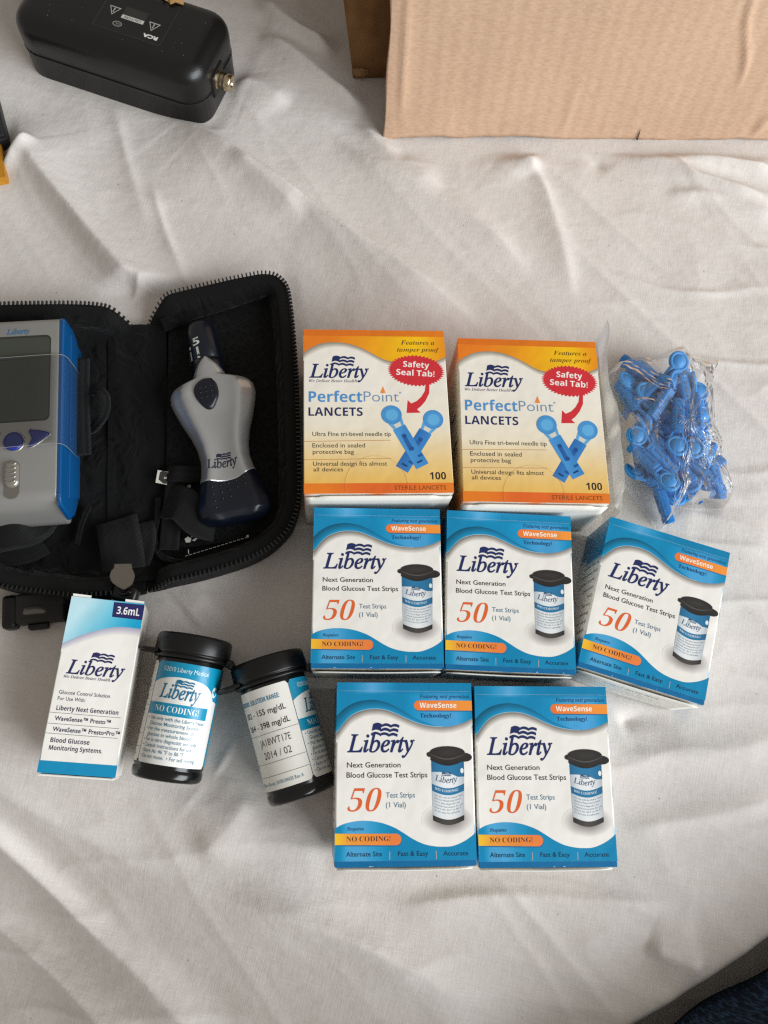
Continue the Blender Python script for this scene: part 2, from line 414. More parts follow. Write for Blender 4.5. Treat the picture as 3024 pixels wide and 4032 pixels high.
def strip_colour(side, u, v):
    if side == 'left':   # u from top (y max) downwards
        a = 13 + 6 * (v / SD)
        if u < 13.5 + 3.5 * math.sin(v / SD * 2.2): return L4('087a9e')
        if u > 50: return L4(B_MAIN)
        return L4('e9e6df')
    if side == 'right': return L4(B_MAIN) if u > 49 or u < 8 else L4('e9e6df')
    if side == 'top': return L4(B_MAIN)
    if side == 'front': return L4(WHT)
    if side == 'fedge': return L4(WHT) if 12 < v < 46 else L4(B_MAIN)
    return L4('e6e2d8')

def strip_art():
    parts = {}
    a = Art()   # upper and lower blue waves
    top = np.stack([LOC[:, 0], np.full(len(LOC), SH)], 1)
    def main_c(x, y):
        t = max(0, min(1, (x - 24) / 12)) * max(0, min(1, (50.2 - x) / 6))
        c = np.array(lerp(B_MAIN, B_LITE, 0.95 * t if y < 59.4 else 0.0))
        if y > 59.5:
            q = max(0, 1 - abs(x - 13) / 10); c = np.array(lerp('0080ae', '5aa6d4', q))
        return tuple(c)
    rows = [(SH, 59.62), (59.6, 0)]
    a.strip(np.stack([LOC[:, 0], np.full(len(LOC), 59.6)], 1), top, main_c, main_c, 1, 1)
    a.strip(LOC, np.stack([LOC[:, 0], np.full(len(LOC), 59.55)], 1), main_c, main_c, 1, 6)
    # ribbon between the two curves
    xs = np.linspace(0, 39, 50); uy = np.interp(xs, UPX[:, 0], UPX[:, 1]); ly = np.interp(xs, LOC[:, 0], LOC[:, 1]); uy = np.maximum(uy, ly + 0.02)
    a.strip(np.stack([xs, uy], 1), np.stack([xs, ly + 0.12], 1), lambda x, y: lerp('00526f', '0a7fae', (x - 10) / 26), lambda x, y: lerp('0a93c0', '2a98d0', x / 39), 2, 5)
    a.strip(np.stack([xs, ly + 0.14], 1), np.stack([xs, ly - 0.05], 1), 'a9c4cc', 'a9c4cc', 3, 1)
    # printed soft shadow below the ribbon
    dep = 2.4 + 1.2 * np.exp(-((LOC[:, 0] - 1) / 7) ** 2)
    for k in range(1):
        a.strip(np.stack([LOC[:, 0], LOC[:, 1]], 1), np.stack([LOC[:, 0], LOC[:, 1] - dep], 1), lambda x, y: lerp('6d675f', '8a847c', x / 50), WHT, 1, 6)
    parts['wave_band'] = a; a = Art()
    # lower wave
    bot = np.stack([LWC[:, 0], np.full(len(LWC), 1.9)], 1)
    def low_c(x, y):
        t = max(0, min(1, (20 - x) / 10)) * max(0, min(1, (x - 1.5) / 3)); return lerp(B_MAIN, '54a8d8', 0.9 * t)
    a.strip(LWC, bot, low_c, low_c, 1, 6)
    a.rect(0.25, -0.1, 49.75, 1.88, '006a9e', 1)
    parts['wave_band '] = a
    b = Art()   # orange banners
    n = 16
    P = [(50.0, 52.65), (50.0, 56.2)] + [(30.2 - 1.77 * math.sin(t), 54.45 + 1.77 * math.cos(t)) for t in np.linspace(0, math.pi, n)]
    b.add(P, [tuple(range(len(P)))], [lerp('ee7a34', 'f59a3c', (p[0] - 38) / 12) for p in P], 4)
    sh = [(p[0] + 0.15, p[1] - 0.35) for p in P]; b.add([(min(x, 50), y) for x, y in sh], [tuple(range(len(P)))], [L4('27618a')] * len(P), 3)
    parts['banner'] = b; b = Art()
    P = [(0.05, 10.9), (0.05, 7.2), (5, 7.14)] + [(21.5 + 1.88 * math.sin(t), 8.78 - 1.88 * math.cos(t)) for t in np.linspace(0, math.pi, n)] + [(5, 10.78)]
    b.add(P, [tuple(range(len(P)))], [lerp('f6c62a', 'ee8040', p[0] / 9) for p in P], 4)
    b.add([(max(x + 0.2, 0.05), y - 0.4) for x, y in P], [tuple(range(len(P)))], [L4('1d6a94')] * len(P), 3)
    parts['banner '] = b
    l = Art(); l.logo(4.0, 28.0, 38.1, 6.0, NAVY, 12.5, 23.0, 43.2, 48.3, 4); parts['logo'] = l
    t = Art()
    t.text(it('Featuring next generation'), 30.5, 49.0, 57.05, 1.35, '123a66', 4, 'm', 0.006)
    t.text(sb('WaveSense'), 30.5, 44.2, 53.62, 1.85, 'fbf3e6', 6, 'm', 0, capref=sb('H'))
    t.text(bs('Technology!'), 30.6, 42.1, 50.15, 1.45, '173a68', 5, 'm', 0, capref=bs('T'))
    t.text('Next Generation', 4.0, 23.3, 32.8, 1.75, '322e2c', 4, 'b', 0.006)
    t.text('Blood Glucose Test Strips', 3.9, 33.0, 29.35, 1.8, '322e2c', 4, 'b', 0.006)
    t.text(bs('50'), 4.4, 16.4, 17.95, 8.1, 'e2642c', 4, 'm', -0.010, shear=0.28, capref=bs('0'))
    t.text('Test Strips', 18.0, 28.4, 22.55, 1.75, '4a7690', 4)
    t.text('(1 Vial)', 18.0, 25.1, 19.3, 1.75, '4a7690', 4)
    t.text(it('Requires'), 4.2, 10.3, 11.85, 1.1, '1a4a74', 5, 'm', 0.006)
    t.text(bs('NO CODING!'), 4.1, 19.5, 8.25, 1.65, '3a2838', 6, 'm', -0.006, capref=bs('N'))
    for x in (19.27, 35.67): t.rect(x - 0.14, 2.3, x + 0.14, 4.95, 'b0a098', 4)
    t.text('Alternate Site', 4.1, 16.6, 3.4, 1.55, '12283f', 5, 'b', 0.004)
    t.text('Fast & Easy', 22.2, 32.8, 3.4, 1.5, '12283f', 5, 'b', 0.004)
    t.text('Accurate', 38.2, 47.0, 3.35, 1.45, '12283f', 5, 'b', 0.004)
    parts['lettering'] = t
    v = Art()   # printed picture of a vial
    cx = 40.3
    v.ellipse(40.0, 15.2, 9.4, 5.4, '5a5250', 2, 40, WHT, 8)
    bodyL = [(34.5, 34.6), (34.75, 15.2)]; bodyR = [(46.4, 34.4), (45.9, 15.4)]
    def barrel(y0, y1, fn, layer, sag=1.6, n=18):
        A = []; Bq = []
        for i in range(n + 1):
            t_ = i / n; s_ = -sag * math.sin(math.pi * t_)
            xa = 34.45 + 0.3 * (34.6 - y1) / 20; xb = 46.45 - 0.5 * (34.6 - y1) / 20
            A.append((xa + (xb - xa) * t_, y1 + s_)); xa = 34.45 + 0.3 * (34.6 - y0) / 20; xb = 46.45 - 0.5 * (34.6 - y0) / 20; Bq.append((xa + (xb - xa) * t_, y0 + s_))
        v.strip(A, Bq, fn, fn, layer, 2)
    sh_ = lambda c, dk: (lambda x, y: lerp(c, dk, abs((x - 40.4) / 6.2) ** 2.2))
    barrel(15.6, 36, sh_('eceeee', 'a9b4bc'), 3)
    barrel(14.9, 17.0, sh_('4a4642', '262422'), 4)
    barrel(16.7, 24.5, sh_('e9ebea', 'aab3ba'), 5)
    barrel(24.8, 27.2, sh_('2a7aa6', '235f86'), 5)
    # blue arch with its white field
    n = 22; A = []; Bq = []
    for i in range(n + 1):
        t_ = i / n; x = 34.5 + 11.9 * t_; s_ = -1.6 * math.sin(math.pi * t_); A.append((x, 35.5 + s_)); Bq.append((x, 31.2 + s_ + 1.3 * math.sin(math.pi * min(1, t_ * 1.25)) - (4.2 * max(0, t_ - 0.55) ** 1.2)))
    v.strip(A, Bq, sh_('2a7aa6', '235f86'), sh_('2a7aa6', '235f86'), 6, 2)
    v.ellipse(45.6, 31.6, 0.6, 0.9, 'e8eef0', 7, 14)
    arch = lambda x, y: (x, y - 1.55 * math.sin(math.pi * (x - 34.5) / 11.9))
    v.text(it('Liberty'), 35.7, 43.7, 28.9, 2.0, '3a5a7c', 7, 'm', 0.004, fn=arch); v.flag(38.1, 41.8, 29.6, 31.3, '3a5a7c', 7)
    v.text(bs('NO CODING!'), 35.6, 44.0, 25.75, 0.85, 'dfe8ea', 7, 'm', 0, fn=arch, capref=bs('N'))
    for k, s_ in enumerate(('Use only with the Liberty Next', 'Glucose Monitoring System', 'For in vitro diagnostic use', 'Consult instructions for use', 'Store At: 46 F to 86 F', 'Do not reuse. For self-testing')):
        v.text(s_, 35.4, 45.6 - (k % 3) * 0.6, 23.6 - k * 1.02, 0.6, '7a8c98', 7, fn=arch)
    # lid and its thumb tab
    v.ellipse(46.6, 36.2, 2.85, 1.55, '2c2a28', 7, 30); v.ellipse(33.9, 37.2, 1.1, 0.9, '2c2a28', 7, 16)
    v.strip([(34.2 + 12.6 * i / 20, 37.3 + 0.02 * i) for i in range(21)], [(34.2 + 12.6 * i / 20, 35.2 - 1.9 * math.sin(math.pi * i / 20)) for i in range(21)], '3a3734', '262422', 8, 2)
    v.ellipse(40.4, 37.9, 6.45, 2.15, '3b3835', 9, 40, '2c2927', 4)
    v.strip([(34.0 + 12.9 * i / 20, 37.5 - 1.75 * math.sin(math.pi * i / 20)) for i in range(21)], [(34.0 + 12.9 * i / 20, 37.35 - 2.05 * math.sin(math.pi * i / 20)) for i in range(21)], '6a6662', '3a3734', 10, 1)
    parts['vial_picture'] = v
    return parts
SP = strip_art()
SART = {}
def strip_box(label, p, seedn):
    cx, cy, rot, tx, ty, dz = p
    root = thing('test_strip_box', label, 'box', (cx, cy, 0), math.radians(rot), 'test strip boxes')
    if not SART:
        SART['carton'] = box_carton(SW, SH, SD, 'carton', root, strip_colour)
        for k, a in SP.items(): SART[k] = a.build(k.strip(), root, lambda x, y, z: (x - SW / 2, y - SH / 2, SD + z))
        # tuck flap closing the lower end, with its raised lip
        V = []; F = []
        n = 20; hh = SD - 2.2
        for j in range(7):
            for i in range(n + 1):
                u = i / n; z = hh * j / 6; rr = 3.2
                x = -SW / 2 + 1.0 + (SW - 2.0) * u
                k = 0.55 + 0.35 * math.sin(math.pi * u) + (0.5 * (j / 6) ** 3)
                zz = 1.0 + z
                if j == 6: zz -= 1.6 * (max(0, abs(u - 0.5) - 0.42) / 0.08) ** 2
                V.append((x, -SH / 2 - k, zz))
        for j in range(6):
            for i in range(n): a = j * (n + 1) + i; F.append((a, a + 1, a + n + 2, a + n + 1))
        fo = mesh('tuck_flap', V, F, mat('white_card', 'e8e4da', 0.5, spec=0.3), root, True)
        sm = fo.modifiers.new('thickness', 'SOLIDIFY'); sm.thickness = 0.4 * MM; sm.offset = 0
        SART['tuck_flap'] = fo
        t = Art(); t.text('8100-04420 [1201]', 14, 36, 20.5, 2.0, '4a4846', 1, flip=True)
        for k in range(7): t.text('the Liberty Next Generation Blood Glucose Test Strips'[: 30 + (k * 7) % 22], 6 + (k % 3) * 2, 30 + (k * 5) % 13, 17.6 - k * 1.7, 0.8, '7a7876', 1, flip=True)
        SART['flap_lettering'] = t.build('flap_lettering', root, lambda x, y, z: (x - SW / 2, -SH / 2 - 1.35 - z - 0.25 * max(0, (y - 15) / 15), y))
        t = Art(); words = ['and the Liberty', 'Generation (NG)', 'glucose monitor', 'generation', 'NG', 'Do not', 'testing', 'the strip', 'after', 'of strips.']
        for k, s_ in enumerate(words): t.text(s_, 24 - 0.85 * len(s_) * 1.25, 27.5, SH - 19.5 - k * 3.6, 1.25, '55585a', 1)
        t.text('Liberty', 19, 27, SH - 9, 1.2, '4fa2bd', 1)
        SART['side_lettering'] = t.build('side_lettering', root, lambda x, y, z: (-SW / 2 - 0.28 - z, y - SH / 2, x + 1.5))
    else:
        for k, o in SART.items():
            c = o.copy(); COL.objects.link(c); c.parent = root
    # scuffed white corners
    rs = random.Random(seedn); V = []; F = []
    for q in range(2):
        b = len(V); px = rs.uniform(-22, 22); s1 = rs.uniform(0.08, 0.16)
        for k in range(6): a = k * math.pi / 3; V.append((px + 3 * s1 * rs.uniform(0.4, 1.3) * math.cos(a), -SH / 2 + 0.25 + s1 * rs.uniform(0.5, 1.2) * math.sin(a), SD + 0.6))
        F.append(tuple(range(b, b + 6)))
    for (x, y, ln_) in ((-24.9, 27.5, 3.0), (-24.9, -24, 4.5), (24.9, rs.uniform(-10, 10), 3.5)):
        b = len(V); V += [(x - 0.10, y - ln_, SD - 0.02), (x + 0.12, y - ln_ * 0.6, SD + 0.03), (x + 0.14, y + ln_ * 0.5, SD + 0.03), (x - 0.08, y + ln_, SD - 0.02)]; F.append((b, b + 1, b + 2, b + 3))
    mesh('worn_edge', V, F, mat('worn_card', 'c9d6dc', 0.6), root)['kind'] = 'stuff'
    # lie of the box: small tilt on the soft bed
    M = Matrix.Rotation(math.radians(rot), 4, 'Z') @ Matrix.Rotation(-math.radians(tx), 4, 'Y') @ Matrix.Rotation(math.radians(ty), 4, 'X')
    topc = Vector((cx, cy, SD + dz)); org = topc - (M.to_3x3() @ Vector((0, 0, SD)))
    root.matrix_world = Matrix.Translation(org * MM) @ M
    foot.append((org.x, org.y, SW / 2, SH / 2, math.radians(rot)))
    return root
strip_box('blue and white test strip box under the left orange box, leftmost of middle row', (4.23, 62.38, 13.21, 0.3, -0.3, 0.0), 1)
strip_box('blue and white test strip box in the centre of the middle row of three', (54.82, 73.10, 10.89, 0.8, 0.1, 0.0), 2)
strip_box('blue and white test strip box turned askew at the right, its left side panel showing', (112.58, 80.10, -3.88, 0.6, 0.1, -0.3), 3)
strip_box('blue and white test strip box in the front row, left one, touching the black vial', (29.36, -1.46, 13.07, -1.0, 0.5, 0.9), 4)
strip_box('blue and white test strip box in the front row, right one, nearest the viewer', (79.40, 9.04, 12.88, 0.4, 2.0, -0.4), 5)

# ------------------------------------------------------------------ lancet boxes
OW, OH, OD = 58.8, 72.1, 37.5
wv = [(-0.4, 60.3), (1.71, 62.65), (6.38, 65.26), (11.04, 66.15), (16.6, 65.96), (22.1, 64.4), (26.6, 62.16), (31.05, 59.42), (35.07, 57.71), (42.76, 56.34), (51.99, 57.05), (56.75, 58.69), (59.19, 60.03)]
wc = spline(wv, 240); wx = np.linspace(0, OW, 60); WVC = np.stack([wx, np.interp(wx, wc[:, 0], wc[:, 1])], 1)
def cream(x, y):
    if y > 26: return lerp('f1eadd', 'efe4cc', (46 - y) / 20)
    return lerp('efe2c6', 'eab754', (26 - y) / 24)
def lancet_colour(side, u, v):
    if side == 'left':
        if u < 9 + 9 * (1 - v / OD) * 0.2: return L4('e67c1e')
        if u > 66: return L4('e87c28')
        return lerp('ece4d4', 'ecc87e', (u - 40) / 26)
    if side == 'right': return L4('ece0c8')
    if side == 'front': return cream(u, v)
    if side == 'fedge': return L4('e98126') if v > 60 or v < 4 else cream(u, v)
    if side == 'top': return L4('e8801e')
    return L4('ece9e2')
def lancet_art():
    parts = {}
    a = Art(); a.rect(0.3, 4.0, OW - 0.3, 60, None, 1, 1, 24, fn=cream); 
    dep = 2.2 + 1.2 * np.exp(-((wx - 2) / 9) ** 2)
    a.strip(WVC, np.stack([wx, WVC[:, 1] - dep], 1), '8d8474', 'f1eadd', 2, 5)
    top = np.stack([wx, np.full(60, 69.2)], 1)
    oc = lambda x, y: lerp('e97d1c', 'f6c010', (x - 10) / 34) if x < 46 else lerp('f6c010', 'ee9416', (x - 49) / 9)
    a.strip(WVC, top, oc, oc, 2, 4)
    a.rect(0.1, 69.2, OW - 0.1, OH, None, 2, 20, 2, fn=lambda x, y: lerp('dc6f18', 'e27a18', x / OW))
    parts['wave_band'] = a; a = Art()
    a.rect(0.1, -0.1, OW - 0.1, 4.05, None, 2, 16, 1, fn=lambda x, y: lerp('ea7e22', 'e46826', (x - 8) / 14) if x < 38 else lerp('e46826', 'ea7e26', (x - 38) / 20))
    parts['base_band'] = a
    l = Art(); l.logo(2.3, 26.2, 49.9, 6.1, NAVY, 11.2, 21.2, 54.9, 60.0, 4); l.text(it('We Deliver Better Health'), 2.2, 21.8, 47.8, 1.2, '4a4c66', 4, 'm', 0.004); parts['logo'] = l
    b = Art(); P = []; n = 44
    for k in range(n * 2):
        r = 1.0 if k % 2 == 0 else 0.9; t = math.pi * k / n; x = 11.9 * r * math.cos(t); y = 7.3 * r * math.sin(t); c, s_ = math.cos(-0.06), math.sin(-0.06); P.append((46.2 + x * c - y * s_, 53.3 + x * s_ + y * c))
    b.poly(P, 'd22f38', 4)
    b.poly([(49.92, 47.5), (51.5, 47.5), (51.13, 43.03), (49.46, 39.59), (47.46, 37.13), (45.78, 35.76), (47.2, 34.26), (41.43, 34.14), (42.12, 39.92), (43.56, 38.4), (45.88, 39.51), (47.85, 41.5), (49.33, 43.97)], 'd22f38', 3)
    parts['safety_burst'] = b
    t = Art()
    t.text(bi('Features a'), 40.4, 54.5, 65.4, 2.0, '4a3416', 4, 'm', -0.004, capref=bi('F')); t.text(bi('tamper proof'), 38.7, 56.4, 62.1, 1.9, '4a3416', 4, 'm', -0.004, capref=bi('F'))
    t.text(sb('Safety'), 40.9, 51.7, 55.1, 2.6, 'fbf4ec', 6, 'm', 0, rot=-0.06, capref=sb('H')); t.text(sb('Seal Tab!'), 37.9, 53.7, 51.4, 2.6, 'fbf4ec', 6, 'm', 0, rot=-0.06, capref=sb('H'))
    t.text(sb('Perfect'), 2.1, 23.7, 38.95, 4.7, '4f93cc', 4, 'm', 0, capref=sb('H')); t.text('Point', 24.3, 38.6, 39.15, 4.6, '6f93b4', 4, 'b', -0.008)
    t.poly([(32.25, 46.1), (31.0, 43.0), (33.3, 43.0)], 'ee8e3c', 5); t.ellipse(39.2, 43.2, 0.45, 0.45, '9ab0c4', 4, 12)
    t.text(sb('LANCETS'), 2.0, 23.7, 32.8, 3.7, NAVY, 4, 'm', 0, capref=sb('H'))
    t.text('Ultra Fine tri-bevel needle tip', 3.5, 34.8, 24.0, 1.85, '3c3630', 4, 'b', 0.002)
    t.text('Enclosed in sealed', 3.5, 24.3, 19.1, 1.85, '3c3630', 4, 'b', 0.002); t.text('protective bag', 3.6, 19.8, 16.4, 1.8, '3c3630', 4, 'b', 0.002)
    t.text('Universal design fits almost', 3.7, 32.8, 11.35, 1.8, '3c3630', 4, 'b', 0.002); t.text('all devices', 3.8, 15.4, 9.0, 1.7, '3c3630', 4, 'b', 0.002)
    t.text(sb('100'), 49.5, 55.9, 5.45, 3.05, '2a2624', 4, 'm', 0, capref=sb('H')); t.text('STERILE LANCETS', 35.3, 55.6, 1.2, 1.75, '7a4012', 4, 'b', 0.0)
    t.line(0.3, 21.7, 34.6, 22.2, 0.2, 'c07c34', 3); t.line(0.3, 13.9, 34.5, 14.4, 0.2, 'c07c34', 3)
    parts['lettering'] = t
    v = Art()
    def lanc(hx, hy, tx_, ty_, layer, dk):
        d = np.array([tx_ - hx, ty_ - hy]); Ln = np.linalg.norm(d); d /= Ln; n_ = np.array([-d[1], d[0]]); H_ = np.array([hx, hy])
        q = lambda s_, o: tuple(H_ + d * s_ + n_ * o)
        v.poly([q(3.0, 3.1), q(6.6, 2.2), q(6.6, -2.2), q(3.0, -3.1)], '5fa8d8', layer); v.poly([q(4.2, 1.5), q(6.0, 1.2), q(6.0, -1.2), q(4.2, -1.5)], 'd8d4c8', layer + 1)
        v.strip([q(6.2 + (Ln - 6.2) * i / 12, 2.75) for i in range(13)], [q(6.2 + (Ln - 6.2) * i / 12, -2.75) for i in range(13)], '3c86c6', '2a6db2' if dk else '4a98d4', layer + 1, 2)
        v.poly([q(9.5, 0.7), q(Ln - 8, 0.5), q(Ln - 8, -1.4), q(9.5, -0.9)], '2460a4', layer + 2); v.ellipse(*q(10.5, 0.0), 0.9, 0.9, '1d4f90', layer + 3, 14); v.ellipse(*q(Ln - 8.5, 0.0), 0.9, 0.9, '1d4f90', layer + 3, 14)
        v.poly([q(Ln - 2.6, 1.2), q(Ln - 1.9, 1.2), q(Ln - 1.9, -1.2), q(Ln - 2.6, -1.2)], '123a70', layer + 3); v.poly([q(Ln - 5, 2.4), q(Ln - 4, 2.4), q(Ln - 4, 0.5), q(Ln - 5, 0.5)], '2058a0', layer + 3)
        v.ellipse(hx, hy, 4.15, 4.15, '5aa6dc', layer + 3, 32, '4590cc', 3); v.ellipse(hx, hy, 2.75, 2.75, '4a98d2', layer + 4, 28); v.ellipse(hx + 0.12, hy - 0.12, 2.5, 2.5, '62aede', layer + 5, 28)
    v.ellipse(41.5, 19, 13, 13.5, 'b8aa8c', 2, 36, 'eedeb8', 4) if False else None
    lanc(52.1, 31.3, 38.5, 9.7, 3, True); lanc(35.3, 33.3, 46.8, 11.0, 8, False)
    parts['lancet_picture'] = v
    return parts
OP = lancet_art(); OART = {}
def seal_mat():
    m = bpy.data.materials.new('clear_seal'); m.use_nodes = True; nt = m.node_tree; nt.nodes.clear()
    o = nt.nodes.new('ShaderNodeOutputMaterial'); mx = nt.nodes.new('ShaderNodeMixShader'); t = nt.nodes.new('ShaderNodeBsdfTransparent'); g = nt.nodes.new('ShaderNodeBsdfGlossy'); f = nt.nodes.new('ShaderNodeFresnel')
    t.inputs[0].default_value = (0.97, 0.95, 0.92, 1); g.inputs['Roughness'].default_value = 0.25; f.inputs[0].default_value = 1.3
    nt.links.new(f.outputs[0], mx.inputs[0]); nt.links.new(t.outputs[0], mx.inputs[1]); nt.links.new(g.outputs[0], mx.inputs[2]); nt.links.new(mx.outputs[0], o.inputs[0]); return m
SEAL = seal_mat()
def lancet_box(label, p):
    cx, cy, rot, tx, ty, dz = p
    root = thing('lancet_box', label, 'box', (cx, cy, 0), 0, 'orange lancet boxes')
    if not OART:
        OART['carton'] = box_carton(OW, OH, OD, 'carton', root, lancet_colour)
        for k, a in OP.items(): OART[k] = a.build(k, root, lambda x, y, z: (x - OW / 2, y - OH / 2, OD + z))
        V = []; F = []; n = 24
        for j in range(7):
            for i in range(n + 1):
                u = i / n; x = -OW / 2 + 0.6 + (OW - 1.2) * u; k = 0.7 + 0.6 * math.sin(math.pi * u) * (1 - j / 6) + 0.25 * (j / 6)
                zz = 0.8 + (OD - 1.7) * j / 6
                if j == 6 and (u < 0.125 or u > 0.89): zz -= 1.3
                V.append((x, -OH / 2 - k, zz))
        for j in range(6):
            for i in range(n): a = j * (n + 1) + i; F.append((a, a + 1, a + n + 2, a + n + 1))
        fo = mesh('tuck_flap', V, F, mat('white_card', 'e8e4da', 0.5, spec=0.3), root, True); sm = fo.modifiers.new('thickness', 'SOLIDIFY'); sm.thickness = 0.4 * MM; sm.offset = 0
        OART['tuck_flap'] = fo
        t = Art(); t.text('Lot No.:1111101', 21.5, 41, 21.5, 2.2, '2c2826', 1, flip=True, off=0.01)
        OART['flap_lettering'] = t.build('flap_lettering', root, lambda x, y, z: (x - OW / 2, -OH / 2 - 1.75 - z, y))
        arc = [(28.4 + 12.2 * math.cos(t), 3.2 + 12.2 * math.sin(t)) for t in np.linspace(-0.26, math.pi + 0.26, 50)]
        V, F = tube([(x - OW / 2, y - OH / 2, OD + 0.16) for x, y in arc], 0.04, 5); OART['seal_sticker'] = mesh('seal_sticker', V, F, mat('seal_edge', 'e2c088', 0.3), root)
        t = Art(); t.text('Liberty', 12, 24, 41, 2.6, '3a4a80', 1, 'b', 0.02); t.text('PerfectPoint', 10, 27, 28, 2.0, 'a03c34', 1, 'b', 0.02); t.text('LANCETS', 10, 24, 24.5, 2.0, 'a03c34', 1, 'b', 0.02)
        OART['side_lettering'] = t.build('side_lettering', root, lambda x, y, z: (-OW / 2 - 0.28 - z, y - OH / 2, x + 3))
    else:
        for k, o in OART.items(): c = o.copy(); COL.objects.link(c); c.parent = root
    M = Matrix.Rotation(math.radians(rot), 4, 'Z') @ Matrix.Rotation(-math.radians(tx), 4, 'Y') @ Matrix.Rotation(math.radians(ty), 4, 'X')
    org = Vector((cx, cy, OD + dz)) - (M.to_3x3() @ Vector((0, 0, OD)))
    root.matrix_world = Matrix.Translation(org * MM) @ M
    foot.append((org.x, org.y, OW / 2, OH / 2, math.radians(rot)))
lancet_box('orange and cream lancet box with a red burst, beside the black zip case', (-12.64, 131.61, 14.83, -0.4, -1.2, 0.2))
lancet_box('orange and cream lancet box with a red burst, beside the bag of blue lancets', (49.64, 143.52, 12.97, 0.8, -0.8, 0.5))

# ------------------------------------------------------------------ control solution box
KW, KH, KD = 27.0, 63.8, 20.5
def sol_colour(side, u, v):
    if side in ('front', 'fedge'): return L4('0a8ab6') if side == 'fedge' and v < 4 else L4(WHT)
    if side == 'top': return L4('0a86ae')
    if side == 'left': return lerp('dfeef0', 'e9e6dd', u / 20)
    return L4('e9e6dd')
root = thing('control_solution_box', 'narrow white and pale blue carton marked 3.6mL, left of the two vials', 'box')
box_carton(KW, KH, KD, 'carton', root, sol_colour, r=0.4)
kf = KH / 66
tf = lambda x, y, z: (x - KW / 2, y * kf - KH / 2, KD + z)
a = Art(); ac = spline([(0, 47.4), (4.54, 50.35), (9.73, 52.94), (15.52, 55.08), (20.61, 55.98), (27.0, 55.93)], 40)
sky = lambda x, y: lerp('bfe2ea', '12a2cc', (x - 3) / 22 + (58 - y) / 40)
a.strip(ac, np.stack([ac[:, 0], np.full(40, 65.9)], 1), sky, sky, 1, 6)
a.strip(ac, np.stack([ac[:, 0], ac[:, 1] - 3.2], 1), 'a9a6bc', WHT, 1, 4)
a.build('wave_band', root, tf)
a = Art(); a.rect(0, 0.1, 27, 4.4, '0a8ab6', 1); a.build('base_band', root, tf)
a = Art(); a.logo(3.2, 23.4, 36.4, 5.2, '2a2a5a', 10.8, 19.5, 41.3, 45.2, 3); a.text(it('We Deliver Better Health'), 2.7, 19.4, 34.7, 1.0, '3c3a58', 3, 'm', 0.006); a.build('logo', root, tf)
a = Art(); a.poly([(15.6, 65.4), (15.8, 59.5), (27, 59.4), (27, 65.5)], '26265c', 3); a.text(sb('3.6mL'), 17.2, 25.6, 60.9, 2.9, 'f2f0ea', 5, 'm', 0, capref=sb('H')); a.build('volume_badge', root, tf)
a = Art()
for s_, x0, x1, b_, c_, o_ in (('Glucose Control Solution', 2.2, 20.2, 28.6, 1.4, 0.004), ('For Use With:', 2.2, 11.9, 26.3, 1.35, 0.004), ('Liberty Next Generation', 2.4, 24.2, 22.6, 1.65, 0.022), ('WaveSense\u2122 Presto\u2122', 2.5, 22.1, 18.9, 1.55, 0.022), ('WaveSense\u2122 Presto\u2022Pro\u2122', 2.5, 26.0, 14.95, 1.6, 0.022), ('Blood Glucose', 2.5, 16.0, 11.0, 1.65, 0.022), ('Monitoring Systems.', 2.5, 20.9, 8.3, 1.6, 0.022)):
    hv = o_ > 0.01 and '\u2122' not in s_; a.text(sb(s_) if hv else s_, x0, x1, b_, c_, '322e4c', 3, 'm' if hv else 'b', 0 if hv else o_ * 0.8, capref=sb('H') if hv else None)
for y in (21.63, 17.65, 14.1): a.line(0.4, y, 25.4, y, 0.16, '56686c', 3)
a.build('lettering', root, tf)
V = []; F = []
for (x0, x1) in ((-KW / 2 + 0.4, -KW / 2 + 7), (KW / 2 - 7.4, KW / 2 - 0.4)):
    b = len(V); V += [(x0, KH / 2, KD - 0.3), (x1, KH / 2, KD - 0.3), (x1, KH / 2 + 0.9, KD - 0.1), (x0, KH / 2 + 1.0, KD)]; F.append((b, b + 1, b + 2, b + 3))
fo = mesh('dust_flap', V, F, mat('white_card', 'e8e4da', 0.5), root); sm = fo.modifiers.new('thickness', 'SOLIDIFY'); sm.thickness = 0.4 * MM
fo = bmobj('tuck_flap', rbox(-KW / 2 + 0.3, KW / 2 - 0.6, -KH / 2 - 1.0, -KH / 2 - 0.3, 0.5, KD - 0.4, 0.3), mat('white_card', 'e8e4da', 0.5), root)
M = Matrix.Rotation(math.radians(8.6), 4, 'Z') @ Matrix.Rotation(math.radians(8.0), 4, 'Y')
root.matrix_world = Matrix.Translation((Vector((-89.85, 2.51, 23.55)) - M.to_3x3() @ Vector((0, 0, KD))) * MM) @ M
foot.append((-89.2, 2.5, KW / 2, KH / 2, math.radians(8.5)))

